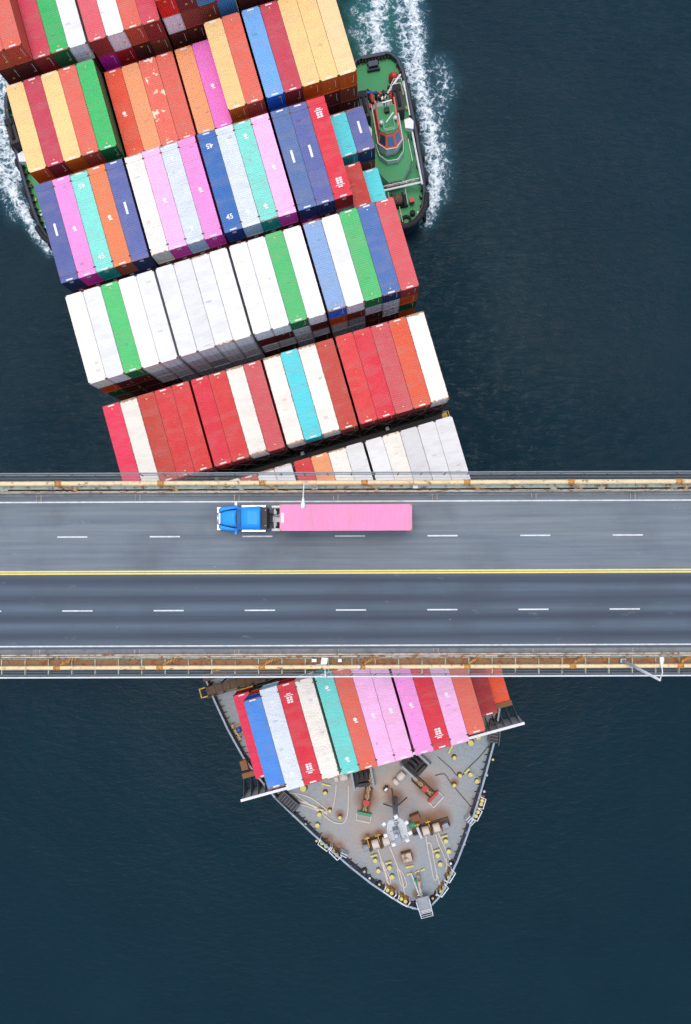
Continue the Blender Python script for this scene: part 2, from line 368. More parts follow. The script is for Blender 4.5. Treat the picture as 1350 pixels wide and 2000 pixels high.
    vo2 = t.n('TexVoronoi', Scale=2.3); vo2.feature = 'DISTANCE_TO_EDGE'; t.l(q2.outputs[0], vo2.inputs['Vector'])
    veins = t.math('ADD', t.remap(vo.outputs['Distance'], 0.0, 0.22, 0.55, 0.0), t.remap(vo2.outputs['Distance'], 0.0, 0.16, 0.35, 0.0))
    clots = t.noise(q2.outputs[0], 1.1, 12, 0.70)
    f = t.math('ADD', t.math('MULTIPLY', veins, 0.40), t.math('MULTIPLY', clots, 1.35))
    f = t.math('ADD', f, t.math('MULTIPLY', fo, 0.58))
    f = t.remap(f, 1.12, 1.46); f = t.math('MULTIPLY', f, t.remap(fo, 0.02, 0.35))
    # stray flecks
    wn_ = t.noise(v, 0.07, 3)
    c = t.mix(t.remap(wn_, 0.3, 0.7), (0.0040, 0.0190, 0.0285), (0.0052, 0.0225, 0.0325))
    c = t.mix(t.math('MULTIPLY', gr, t.remap(clots, 0.35, 0.7, 0.3, 1.0)), c, (0.02, 0.19, 0.125))
    c = t.mix(t.math('MULTIPLY', t.remap(fo, 0.02, 0.8), 0.75), c, t.mix(clots, (0.012, 0.055, 0.085), (0.06, 0.20, 0.25)))
    c = t.mix(f, c, (0.72, 0.78, 0.80))
    t.l(c, t.b.inputs['Base Color'])
    t.l(t.remap(f, 0, 1, 0.10, 0.8), t.b.inputs['Roughness']); t.b.inputs['IOR'].default_value = 1.33; t.b.inputs['Specular IOR Level'].default_value = 0.14
    b1 = t.noise(sc((1.0, 2.2, 1), 0.5), 0.55, 7, 0.62, 0.4); b2 = t.noise(sc((1.0, 1.7, 1), 0.2), 2.2, 6, 0.6, 0.6)
    rid = t.noise(sc((1.0, 2.6, 1), 0.15), 0.42, 7, 0.62, 1.2); rid = t.math('POWER', t.math('MAXIMUM', t.math('SUBTRACT', 1.0, t.math('ABSOLUTE', t.math('MULTIPLY', t.math('SUBTRACT', rid, 0.5), 6.0))), 0.0), 2.0); rid = t.math('MULTIPLY', rid, t.remap(t.noise(v, 0.5, 5, 0.65), 0.25, 0.85))
    h = t.math('ADD', t.math('MULTIPLY', b1, 0.75), t.math('MULTIPLY', b2, 0.22))
    h = t.math('ADD', h, t.math('MULTIPLY', t.math('MULTIPLY', rid, t.math('ADD', ri, 0.10)), 0.95))
    h = t.math('ADD', h, t.math('MULTIPLY', f, 0.5))
    t.bump(h, 0.36, 0.5)
    me.materials.append(t.m)
    o = bpy.data.objects.new('water', me); COL.objects.link(o); o['kind'] = 'structure'
make_water()

# ------------------------------------------------------------------ container meshes
TIER = 2.9; CW = 2.438
def roof_mesh(L, ribs=True, joints=False):
    m = MB(); hl = L / 2; z = TIER
    # frame rails
    m.span(-CW / 2, -CW / 2 + 0.07, -hl, hl, z - 0.08, z); m.span(CW / 2 - 0.07, CW / 2, -hl, hl, z - 0.08, z)
    m.span(-CW / 2 + 0.07, CW / 2 - 0.07, -hl, -hl + 0.10, z - 0.08, z - 0.002); m.span(-CW / 2 + 0.07, CW / 2 - 0.07, hl - 0.10, hl, z - 0.08, z - 0.002)
    xa, xb_ = -CW / 2 + 0.07, CW / 2 - 0.07
    y = -hl + 0.10; prof = [(y, z - 0.012)]
    if ribs:
        a0, a1 = -hl + 0.42, hl - 0.42; n = int((a1 - a0) / 0.27); p = (a1 - a0) / n
        prof += [(a0 - 0.02, z - 0.012)]
        for i in range(n):
            s = a0 + i * p
            prof += [(s + 0.02, z - 0.032), (s + p * 0.42, z - 0.032), (s + p * 0.55, z - 0.006), (s + p * 0.97, z - 0.006)]
        prof += [(a1 + 0.02, z - 0.012)]
    prof.append((hl - 0.10, z - 0.012))
    vs = []
    for yy, zz in prof: vs += [(xa, yy, zz), (xb_, yy, zz)]
    m.add(vs, [(2 * i, 2 * i + 1, 2 * i + 3, 2 * i + 2) for i in range(len(prof) - 1)])
    if joints:
        for s in (-1, 1):
            yy = s * (12.19 / 2 - 0.09)
            m.span(xa, xb_, yy - 0.06, yy + 0.06, z - 0.03, z + 0.006)
    return m.mesh('roof_panel')
def shell_mesh(L):
    m = MB(); hl = L / 2; n = 26 if L > 8 else 13
    for s in (-1, 1):                       # corrugated long walls
        x0 = s * (CW / 2 - 0.045); x1 = s * (CW / 2 - 0.005); p = (L - 0.3) / n; prof = [(x0, -hl + 0.05)]
        for i in range(n):
            y = -hl + 0.15 + i * p
            prof += [(x0, y), (x1, y + p * 0.15), (x1, y + p * 0.5), (x0, y + p * 0.65)]
        prof.append((x0, hl - 0.05)); vs = []
        for x, y in prof: vs += [(x, y, 0.12), (x, y, TIER - 0.08)]
        f = [(2 * i, 2 * i + 2, 2 * i + 3, 2 * i + 1) for i in range(len(prof) - 1)]
        if s < 0: f = [tuple(reversed(q)) for q in f]
        m.add(vs, f)
        m.span(s * (CW / 2 - 0.06), s * CW / 2, -hl, hl, 0, 0.14)
    for s in (-1, 1):
        for q in (-1, 1): m.span(q * (CW / 2 - 0.09), q * CW / 2, s * (hl - 0.12), s * hl, 0.001, TIER - 0.081)
        m.span(-CW / 2 + 0.09, CW / 2 - 0.09, s * (hl - 0.1), s * hl - s * 0.002, 0.002, 0.16)
    m.span(-CW / 2 + 0.06, CW / 2 - 0.06, -hl + 0.1, hl - 0.1, 0.1, 0.16)
    return m.mesh('side_walls')
def endwall_mesh(L, kind, s):
    m = MB(); hl = L / 2
    x0, x1 = -CW / 2 + 0.09, CW / 2 - 0.09
    if kind == 'reefer' and s < 0:
        # machinery end: one pressed sheet with recessed grooves between nine panels
        w = (x1 - x0) / 3; ys = (-(hl - 0.10), -(hl - 0.03))
        xs = []
        for i in range(3): xs += [x0 + i * w, x0 + i * w + 0.035, x0 + (i + 1) * w - 0.035]
        xs.append(x1); zs = [0.16, 0.2, 0.88, 0.93, 1.76, 1.81, TIER - 0.12, TIER - 0.08]
        nx, nz = len(xs), len(zs)
        vs = []
        for zi, z in enumerate(zs):
            for xi, x in enumerate(xs): vs.append((x, ys[0], z))
        fs = []
        for zi in range(nz - 1):
            for xi in range(nx - 1):
                a = zi * nx + xi; fs.append((a, a + 1, a + nx + 1, a + nx))
        m.add(vs, fs)
        for i in range(3):
            for (a, b) in ((0.2, 0.88), (0.93, 1.76), (1.81, TIER - 0.12)):
                xa, xb2 = x0 + i * w + 0.035, x0 + (i + 1) * w - 0.035
                q = [(xa, ys[0], a), (xb2, ys[0], a), (xb2, ys[0], b), (xa, ys[0], b), (xa + .03, ys[1], a + .03), (xb2 - .03, ys[1], a + .03), (xb2 - .03, ys[1], b - .03), (xa + .03, ys[1], b - .03)]
                m.add(q, [(4, 5, 6, 7), (0, 1, 5, 4), (1, 2, 6, 5), (2, 3, 7, 6), (3, 0, 4, 7)])
        return m.mesh('end_wall')
    n = 9; p = (x1 - x0) / n; prof = [(x0, hl - 0.10)]
    for i in range(n):
        x = x0 + i * p; prof += [(x + p * 0.1, hl - 0.10), (x + p * 0.25, hl - 0.02), (x + p * 0.6, hl - 0.02), (x + p * 0.75, hl - 0.10)]
    prof.append((x1, hl - 0.10)); vs = []
    for x, y in prof: vs += [(x, s * y, 0.16), (x, s * y, TIER - 0.08)]
    f = [(2 * i, 2 * i + 2, 2 * i + 3, 2 * i + 1) for i in range(len(prof) - 1)]
    if s > 0: f = [tuple(reversed(q)) for q in f]
    m.add(vs, f)
    return m.mesh('end_wall')
def cast_mesh(L, at40=False):
    m = MB(); hl = 12.19 / 2 if at40 else L / 2
    for sx in (-1, 1):
        for sy in (-1, 1):
            for z0 in (0.0, TIER - 0.115):
                m.span(sx * (CW / 2 - 0.16), sx * (CW / 2 + 0.004), sy * (hl - 0.17), sy * (hl + 0.004), z0 - 0.0, z0 + 0.123)
            m.span(sx * (CW / 2 - 0.13), sx * (CW / 2 - 0.03), sy * (hl - 0.14), sy * (hl - 0.04), TIER + 0.005, TIER + 0.05)
    return m.mesh('corner_castings')
def strip_mesh(L, s):
    m = MB(); hl = L / 2
    m.span(-0.45, 0.45, s * (hl - 0.13), s * (hl - 0.30), TIER - 0.008, TIER + 0.004)
    return m.mesh('end_label_strip')
def tri_mesh(L, s):
    m = MB(); hl = L / 2
    m.prism([(-0.13, s * (hl - 0.62)), (0.13, s * (hl - 0.62)), (0, s * (hl - 0.85))][::(1 if s < 0 else -1)], TIER - 0.01, TIER + 0.006)
    return m.mesh('height_sticker')
def text_mesh(txt, size, name):
    cu = bpy.data.curves.new(name, 'FONT'); cu.body = txt; cu.size = size; cu.align_x = 'CENTER'; cu.align_y = 'CENTER'; cu.extrude = 0.003; cu.offset = 0.02
    o = bpy.data.objects.new(name, cu); COL.objects.link(o); bpy.context.view_layer.update()
    me = bpy.data.meshes.new_from_object(o.evaluated_get(bpy.context.evaluated_depsgraph_get()))
    bpy.data.objects.remove(o); me.name = name; me.materials.clear(); return me
TXT45 = text_mesh('45', 0.95, 'number_marking'); TXTS = text_mesh('45', 0.62, 'end_number')
def blob_mesh():
    m = MB(); m.lathe((0, 0, 0), [(0.27, 0), (0.27, 0.006), (0.0001, 0.007)], 6); m.span(-0.12, 0.34, -0.46, -0.3, 0, 0.006); return m.mesh('roof_emblem')
def bar_mesh(): m = MB(); m.span(-0.16, 0.16, -0.85, 0.85, 0, 0.006); return m.mesh('roof_bar_marking')
def squares_mesh():
    m = MB()
    for i in range(3):
        for j in range(2): m.span(-0.42 + j * 0.44, -0.42 + j * 0.44 + 0.36, -0.5 + i * 0.3, -0.5 + i * 0.3 + 0.22, 0, 0.006)
    m.span(-0.6, 0.6, 0.45, 0.55, 0, 0.006); m.span(-0.3, 0.3, 0.65, 0.8, 0, 0.006)
    return m.mesh('roof_code_marking')
BLOB, BAR, SQ = blob_mesh(), bar_mesh(), squares_mesh()
def idline_mesh():
    m = MB(); m.span(-0.03, 0.03, -0.004, 0.0, -0.9, 0.55); return m.mesh('serial_marking')
IDL = idline_mesh(); m_ = MB(); m_.span(-0.16, 0.16, -0.004, 0, -0.12, 0.12); STK = m_.mesh('end_sticker')
PATCH = []
for w_, h_ in ((0.5, 0.35), (0.3, 0.3), (0.7, 0.25)):
    m_ = MB(); m_.span(-w_ / 2, w_ / 2, -h_ / 2, h_ / 2, 0, 0.008); PATCH.append(m_.mesh('repair_patch'))
CACHE = {}
def cm(fn, *a):
    k = (fn.__name__,) + a
    if k not in CACHE: CACHE[k] = fn(*a)
    return CACHE[k]
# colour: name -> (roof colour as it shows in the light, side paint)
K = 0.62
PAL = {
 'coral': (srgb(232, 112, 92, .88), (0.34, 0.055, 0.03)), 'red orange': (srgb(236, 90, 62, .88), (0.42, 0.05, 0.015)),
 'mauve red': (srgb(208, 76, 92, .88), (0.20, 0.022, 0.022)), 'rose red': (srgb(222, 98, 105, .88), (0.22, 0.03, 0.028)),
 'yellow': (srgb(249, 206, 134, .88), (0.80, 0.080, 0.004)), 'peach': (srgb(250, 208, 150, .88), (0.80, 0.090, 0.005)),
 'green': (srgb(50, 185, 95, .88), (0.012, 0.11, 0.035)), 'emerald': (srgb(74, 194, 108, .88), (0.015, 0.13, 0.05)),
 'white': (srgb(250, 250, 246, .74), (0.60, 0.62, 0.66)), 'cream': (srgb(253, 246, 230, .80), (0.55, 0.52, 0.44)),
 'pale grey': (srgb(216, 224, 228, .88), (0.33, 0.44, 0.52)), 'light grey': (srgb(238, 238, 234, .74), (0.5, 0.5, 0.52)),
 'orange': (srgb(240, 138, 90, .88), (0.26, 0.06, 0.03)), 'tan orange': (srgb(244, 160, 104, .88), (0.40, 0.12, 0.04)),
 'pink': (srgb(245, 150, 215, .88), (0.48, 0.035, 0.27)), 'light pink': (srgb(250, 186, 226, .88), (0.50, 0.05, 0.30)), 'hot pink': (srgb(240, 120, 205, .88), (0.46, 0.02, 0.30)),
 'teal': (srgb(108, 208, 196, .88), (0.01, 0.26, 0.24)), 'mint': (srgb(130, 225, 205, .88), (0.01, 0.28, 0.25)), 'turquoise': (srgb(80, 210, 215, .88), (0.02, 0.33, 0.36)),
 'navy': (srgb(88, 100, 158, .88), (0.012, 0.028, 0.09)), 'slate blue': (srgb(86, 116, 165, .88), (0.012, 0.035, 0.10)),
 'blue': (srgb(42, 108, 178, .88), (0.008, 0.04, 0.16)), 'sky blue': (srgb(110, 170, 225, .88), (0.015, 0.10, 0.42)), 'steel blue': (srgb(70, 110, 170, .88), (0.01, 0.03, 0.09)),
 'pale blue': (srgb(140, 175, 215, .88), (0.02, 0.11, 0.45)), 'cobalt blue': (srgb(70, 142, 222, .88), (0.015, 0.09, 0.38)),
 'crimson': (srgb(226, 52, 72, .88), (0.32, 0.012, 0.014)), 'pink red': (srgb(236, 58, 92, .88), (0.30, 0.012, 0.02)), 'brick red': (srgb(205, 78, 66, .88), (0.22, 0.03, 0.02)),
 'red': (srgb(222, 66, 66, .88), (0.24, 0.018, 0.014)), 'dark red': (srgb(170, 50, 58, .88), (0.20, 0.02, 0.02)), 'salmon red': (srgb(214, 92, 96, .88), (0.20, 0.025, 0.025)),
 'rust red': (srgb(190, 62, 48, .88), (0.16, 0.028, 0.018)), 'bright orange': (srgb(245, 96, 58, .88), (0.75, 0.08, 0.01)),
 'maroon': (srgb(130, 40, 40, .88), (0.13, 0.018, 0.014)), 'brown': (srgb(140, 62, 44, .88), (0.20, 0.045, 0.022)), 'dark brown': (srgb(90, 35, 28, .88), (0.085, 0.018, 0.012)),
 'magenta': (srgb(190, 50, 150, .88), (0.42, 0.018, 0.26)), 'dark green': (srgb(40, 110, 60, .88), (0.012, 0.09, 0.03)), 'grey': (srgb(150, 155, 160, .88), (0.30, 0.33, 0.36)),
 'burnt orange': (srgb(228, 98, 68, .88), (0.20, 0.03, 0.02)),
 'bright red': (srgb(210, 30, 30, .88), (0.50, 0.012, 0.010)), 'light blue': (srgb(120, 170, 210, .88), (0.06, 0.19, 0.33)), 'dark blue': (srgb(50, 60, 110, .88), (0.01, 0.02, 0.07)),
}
BAYS = {  # name: (aft end s, roof height, wording)
 'A': (-83.73, 31.6, 'sternmost bay'), 'B': (-70.15, 27.65, 'yellow-coral bay'),
 'C': (-56.56, 29.82, 'pink-mint-navy bay'), 'D': (-41.08, 29.72, 'mostly white bay'),
 'E': (-26.34, 27.1, 'red-white bay'), 'F': (-12.12, 25.15, 'bay at bridge railing'),
 'H': (16.94, 25.95, 'foremost bay behind the bow deck'),
}
ORD = 'first second third fourth fifth sixth seventh eighth ninth tenth eleventh twelfth thirteenth fourteenth fifteenth sixteenth seventeenth eighteenth'.split()
def colx(k):                                           # middle of column k (1..18)
    g = sum(k > q for q in (5, 9, 13))
    return -(9 * PITCH + 1.5 * GAP) + (k - 1) * PITCH + g * GAP + PITCH / 2
def colxH(k):                                          # bow bay: column 1 is the outermost on the left (k = 1..16), hatches 2,4,4,4,2
    n = k - 9; g = {0: -2, 1: -1, 2: 0, 3: 1, 4: 2}[(k + 1) // 4 if k > 2 else 0]
    return (n + 0.5) * PITCH + g * GAP
NCON = 0
def make_container(bay, k, colour, z_top, kind='dry', L=12.19, s0=None, x=None, marks=(), tier=0, rust=None, worn=None, patch=0.0, label=None, total=18, simple=False, face=-1):
    """z_top: roof height; s0: aft end along the ship."""
    global NCON; NCON += 1
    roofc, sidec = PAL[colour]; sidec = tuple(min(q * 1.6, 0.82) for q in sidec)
    x = colx(k) if x is None else x
    base_s = BAYS[bay][0] if s0 is None else s0
    ym = -(base_s + L / 2)
    j = lambda a: random.uniform(-a, a)
    M = SHIP @ Matrix.Translation((x + j(0.006), ym + j(0.035), z_top - TIER)) @ Matrix.Rotation(j(0.0012), 4, 'Z')
    t = thing('shipping_container', label, 'shipping container', M, 'containers stacked on the ship'); t.scale = (0.985, 1, 1)
    rust = (random.uniform(0.15, 0.75) if rust is None else rust); worn = (random.choice((0.05, 0.1, 0.2, 0.35, 0.6)) if worn is None else worn)
    v = random.uniform(0.93, 1.05); rc = tuple(min(q * v, 0.86) for q in roofc)
    if 'white' not in colour and 'cream' not in colour and 'grey' not in colour: rc = tuple(max(q - (0.03 if rc[0] > 1.6 * rc[2] and rc[1] < 0.3 else 0.01), 0.004) for q in rc)
    pr = dict(rust=rust, worn=worn, patch=patch, halflen=L / 2)
    L_ = 13.72 if L > 13 else L
    smooth = kind == 'reefer'
    if tier == 0 or not simple: put('roof_panel', cm(roof_mesh, L_, not smooth, L > 13), M_ROOF, t, rc, **pr)
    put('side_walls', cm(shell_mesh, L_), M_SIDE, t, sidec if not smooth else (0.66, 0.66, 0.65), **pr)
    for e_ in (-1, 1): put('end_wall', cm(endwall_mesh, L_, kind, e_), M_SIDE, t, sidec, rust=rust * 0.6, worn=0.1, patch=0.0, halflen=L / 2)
    if tier == 0: put('corner_castings', cm(cast_mesh, L_, L > 13), M_CAST if rust > 0.35 else M_CASTD, t, kind='stuff')
    if tier == 0 and not smooth:
        for e_ in (-1, 1):
            if random.random() < 0.85: put('end_label_strip', cm(strip_mesh, L_, e_), M_MARK, t)
            if 't' in marks: put('height_sticker', cm(tri_mesh, L_, e_), M_STICK, t)
    hl = L / 2
    def mk(me, y, rz=0.0, mat=M_MARK, x_=0.0, z=TIER - 0.001):
        o = put(me.name.split('.')[0], me, mat, t); o.location = (x_, y, z); o.rotation_euler = (0, 0, rz)
    for q in marks:
        if q == '45': mk(TXT45, -hl + 1.9); mk(TXT45, hl - 1.9, math.pi)
        if q == '45f': mk(TXT45, -hl + 1.9)
        if q == 'o': mk(BLOB, -0.2)
        if q == 'oo': mk(BLOB, hl - 2.0); mk(BLOB, -hl + 2.0)
        if q == 'bar': mk(BAR, 0.3)
        if q == 'sq': mk(SQ, hl - 2.2); mk(SQ, -hl + 2.2, math.pi)
    if tier == 0:
        for q_ in range(random.choice((0, 0, 1, 1, 2))):
            o = put('repair_patch', PATCH[random.randrange(len(PATCH))], M_ROOF, t, tuple(min(c_ * random.uniform(0.62, 0.9) + random.uniform(0, 0.05), 0.8) for c_ in rc), rust=0.2, worn=0.3, patch=0.0, halflen=50.0)
            o.location = (random.uniform(-0.6, 0.6), random.uniform(-hl + 1.2, hl - 1.2), TIER - 0.003)
    if kind == 'dry' and not smooth:
        if L > 13:
            o = put('end_number', TXTS, M_MARK, t); o.location = (0, -hl + 0.016, TIER - 0.55); o.rotation_euler = (math.pi / 2, 0, 0)
        elif random.random() < 0.75:
            o = put('serial_marking', IDL, M_MARK, t); o.location = (0.72, -hl + 0.017, TIER - 1.1)
            o = put('end_sticker', STK, M_STICK, t); o.location = (random.choice((-0.1, 0.55)), -hl + 0.016, TIER - random.choice((0.5, 1.9)))
    elif smooth and 'd' in marks:
        o = put('end_sticker', STK, M_STICK, t); o.location = (0.6, -hl + 0.025, TIER - 1.8)
    return t
def words(colour, kind, k, tier, bay):
    w = {0: 'topmost', 1: 'second from top', 2: 'third from top', 3: 'fourth from top'}[tier]
    w = {0: 'topmost', 1: 'second down', 2: 'third down', 3: 'fourth down'}[tier]
    nm = {'reefer': 'reefer', 'dry': 'container'}[kind]
    return f'{colour} {nm}, {w} in {ORD[k - 1]} stack from left, {BAYS[bay][2]}'
def lay(bay, spec, L=12.19):
    """spec: {column: (tier shift, [(colour, kind, marks, extra)], ...)}"""
    s0, Z, _ = BAYS[bay]
    for k, (dz, items) in spec.items():
        for i, it in enumerate(items):
            colour = it[0]; kind = 'reefer' if 'R' in it[1] else 'dry'; ex = it[2] if len(it) > 2 else {}
            marks = tuple(q for q in it[1].split() if q != 'R')
            ex = dict(ex); LL = ex.pop('L', L)
            make_container(bay, k, colour, Z + (dz - i) * TIER, kind, LL, s0=s0 + (0 if LL == L else 0), marks=marks, tier=i,
                           label=words(colour, kind, k, i, bay), simple=(i > 0), **ex)
def S(c, m='t', **e): return (c, m, e)
Rf = 'R'
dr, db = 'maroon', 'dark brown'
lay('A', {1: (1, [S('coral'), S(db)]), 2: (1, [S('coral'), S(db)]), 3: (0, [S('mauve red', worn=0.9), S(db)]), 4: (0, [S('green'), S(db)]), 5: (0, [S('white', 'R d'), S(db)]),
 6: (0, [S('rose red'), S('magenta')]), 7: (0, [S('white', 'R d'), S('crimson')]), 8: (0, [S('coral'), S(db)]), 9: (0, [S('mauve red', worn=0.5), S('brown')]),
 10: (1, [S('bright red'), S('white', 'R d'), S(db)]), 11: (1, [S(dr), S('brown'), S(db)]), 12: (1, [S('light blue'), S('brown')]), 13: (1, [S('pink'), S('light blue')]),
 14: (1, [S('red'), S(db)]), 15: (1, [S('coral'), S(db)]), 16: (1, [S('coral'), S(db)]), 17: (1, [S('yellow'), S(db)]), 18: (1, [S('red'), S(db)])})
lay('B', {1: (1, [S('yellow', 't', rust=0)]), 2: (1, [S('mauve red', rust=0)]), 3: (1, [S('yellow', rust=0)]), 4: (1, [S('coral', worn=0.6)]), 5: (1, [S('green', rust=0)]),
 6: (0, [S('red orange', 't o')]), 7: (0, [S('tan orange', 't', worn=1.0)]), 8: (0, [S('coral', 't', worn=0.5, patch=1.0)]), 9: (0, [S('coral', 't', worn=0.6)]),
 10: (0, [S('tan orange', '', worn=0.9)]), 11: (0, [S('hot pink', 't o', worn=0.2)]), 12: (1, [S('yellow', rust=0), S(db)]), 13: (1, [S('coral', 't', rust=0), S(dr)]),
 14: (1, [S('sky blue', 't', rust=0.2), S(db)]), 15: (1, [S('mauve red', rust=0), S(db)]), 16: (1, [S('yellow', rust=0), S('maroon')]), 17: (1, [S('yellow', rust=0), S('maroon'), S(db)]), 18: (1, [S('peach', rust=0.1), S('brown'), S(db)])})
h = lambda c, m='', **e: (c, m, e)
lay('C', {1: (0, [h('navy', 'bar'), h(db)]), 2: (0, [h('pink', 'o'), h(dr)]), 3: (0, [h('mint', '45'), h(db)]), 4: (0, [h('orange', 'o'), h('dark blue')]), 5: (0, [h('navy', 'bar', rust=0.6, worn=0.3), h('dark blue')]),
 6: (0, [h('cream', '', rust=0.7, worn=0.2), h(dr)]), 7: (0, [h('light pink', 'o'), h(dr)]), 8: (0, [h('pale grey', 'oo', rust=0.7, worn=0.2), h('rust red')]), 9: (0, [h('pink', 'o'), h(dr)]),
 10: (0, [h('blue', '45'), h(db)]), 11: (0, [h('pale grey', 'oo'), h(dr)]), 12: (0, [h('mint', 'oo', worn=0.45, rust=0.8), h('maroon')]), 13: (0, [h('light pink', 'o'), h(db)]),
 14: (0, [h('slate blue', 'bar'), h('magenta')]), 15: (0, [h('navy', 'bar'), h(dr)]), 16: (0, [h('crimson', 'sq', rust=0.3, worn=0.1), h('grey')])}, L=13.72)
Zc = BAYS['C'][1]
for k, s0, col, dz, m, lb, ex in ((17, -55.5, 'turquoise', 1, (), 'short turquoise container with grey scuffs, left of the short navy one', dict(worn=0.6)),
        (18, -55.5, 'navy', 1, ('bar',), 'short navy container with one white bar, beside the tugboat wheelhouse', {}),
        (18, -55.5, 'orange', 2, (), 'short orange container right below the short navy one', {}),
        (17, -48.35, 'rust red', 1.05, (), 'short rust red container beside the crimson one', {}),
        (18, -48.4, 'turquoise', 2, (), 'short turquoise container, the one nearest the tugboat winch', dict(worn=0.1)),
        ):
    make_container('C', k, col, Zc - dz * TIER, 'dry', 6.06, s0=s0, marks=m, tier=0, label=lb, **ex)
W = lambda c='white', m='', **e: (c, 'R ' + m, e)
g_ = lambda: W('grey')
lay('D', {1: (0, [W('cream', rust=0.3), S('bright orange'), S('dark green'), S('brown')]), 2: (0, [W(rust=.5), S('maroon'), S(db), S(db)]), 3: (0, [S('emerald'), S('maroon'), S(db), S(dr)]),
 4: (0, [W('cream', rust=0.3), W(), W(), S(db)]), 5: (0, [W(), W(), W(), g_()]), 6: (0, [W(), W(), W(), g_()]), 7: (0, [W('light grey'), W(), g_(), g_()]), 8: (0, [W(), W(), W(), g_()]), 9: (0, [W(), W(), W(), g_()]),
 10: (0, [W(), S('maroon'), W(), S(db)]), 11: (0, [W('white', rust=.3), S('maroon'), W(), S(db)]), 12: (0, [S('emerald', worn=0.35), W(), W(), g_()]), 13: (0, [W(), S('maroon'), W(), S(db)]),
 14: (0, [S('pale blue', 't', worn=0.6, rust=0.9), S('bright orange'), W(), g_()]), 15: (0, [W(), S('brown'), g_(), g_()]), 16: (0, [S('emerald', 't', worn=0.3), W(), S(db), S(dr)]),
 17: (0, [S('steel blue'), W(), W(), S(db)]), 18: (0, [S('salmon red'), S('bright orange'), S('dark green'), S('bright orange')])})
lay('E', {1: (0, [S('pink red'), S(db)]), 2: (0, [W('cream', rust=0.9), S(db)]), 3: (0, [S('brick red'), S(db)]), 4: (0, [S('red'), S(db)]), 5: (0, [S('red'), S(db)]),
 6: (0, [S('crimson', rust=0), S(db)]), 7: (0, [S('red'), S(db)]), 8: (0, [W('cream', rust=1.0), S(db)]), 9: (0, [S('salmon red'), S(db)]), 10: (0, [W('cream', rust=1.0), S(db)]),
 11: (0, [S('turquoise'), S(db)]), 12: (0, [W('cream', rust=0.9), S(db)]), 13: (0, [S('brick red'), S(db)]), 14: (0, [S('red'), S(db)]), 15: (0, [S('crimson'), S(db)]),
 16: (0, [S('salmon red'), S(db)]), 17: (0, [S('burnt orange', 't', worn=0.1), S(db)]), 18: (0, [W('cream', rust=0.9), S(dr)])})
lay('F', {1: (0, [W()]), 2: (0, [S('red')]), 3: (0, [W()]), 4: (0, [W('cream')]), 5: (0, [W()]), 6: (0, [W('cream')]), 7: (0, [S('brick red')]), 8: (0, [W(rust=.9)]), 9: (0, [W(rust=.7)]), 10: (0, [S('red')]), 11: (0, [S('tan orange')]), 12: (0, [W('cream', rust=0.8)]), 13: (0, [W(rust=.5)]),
 14: (0, [W()]), 15: (0, [W('cream', rust=.7)]), 16: (0, [W('light grey', rust=.5)]), 17: (0, [W(rust=.2)]), 18: (0, [W('light grey', rust=.3)])})
# bow bay (columns of the 16-wide bay; 45-foot boxes overhang both ends by 0.765 m)
ZH, sH = BAYS['H'][1], BAYS['H'][0]
HB = [(2, 'pink red', 2, 12.19, ()), (3, 'cobalt blue', 0, 12.19, ()), (4, 'pale grey', 0, 13.72, ('oo',)), (5, 'crimson', 0, 13.72, ('sq',)), (6, 'cream', 0, 13.72, ()),
      (7, 'teal', 0, 13.72, ('oo',)), (8, 'coral', 0, 13.72, ('o', 't')), (9, 'light pink', 0, 13.72, ('o',)), (10, 'light pink', 0, 13.72, ('o',)), (11, 'pink', 0, 13.72, ('o',)),
      (12, 'crimson', 0, 13.72, ('sq',)), (13, 'light pink', 0, 13.72, ('o',)), (14, 'coral', 0, 12.19, ('t',)), (15, 'dark red', 2, 12.19, ()), (16, 'bright orange', 3, 12.19, ())]
# columns follow hatches 2 | 4 | 4 | 4 | 2
def xH(k):
    n = k - 8.5
    g = -2 if k <= 2 else (-1 if k <= 6 else (0 if k <= 10 else (1 if k <= 14 else 2)))
    return n * PITCH + g * GAP
for i, (k, col, dz, L, m) in enumerate(HB):
    ex = dict(rust=0.9, worn=0.45) if col == 'cream' else (dict(rust=0.8, worn=0.2) if col == 'cobalt blue' else {})
    nb = {9: ' left of the black gap', 10: ' right against the black gap'}
    make_container('H', k, col, ZH - dz * TIER, 'dry', L, s0=sH - (0.765 if L > 13 else 0), x=xH(k), marks=m, tier=0,
                   label=f'{col} container, {ORD[i]} from left across the foremost bay at the bow', **ex)
under = {3: ['red orange', 'dark green'], 4: ['dark green', 'crimson'], 5: ['rust red', 'crimson'], 6: ['maroon', 'brown'], 2: ['maroon']}
for k, cs in under.items():
    for i, c in enumerate(cs):
        dz = (3 if k == 2 else 1 + i)
        make_container('H', k, c, ZH - dz * TIER, 'dry', 12.19, s0=sH, x=xH(k), tier=dz, simple=True,
                       label=f'{c} container {["one", "two", "three"][dz - 1]} below the {dict((q[0], q[1]) for q in HB)[k]} one, foremost bay, left')
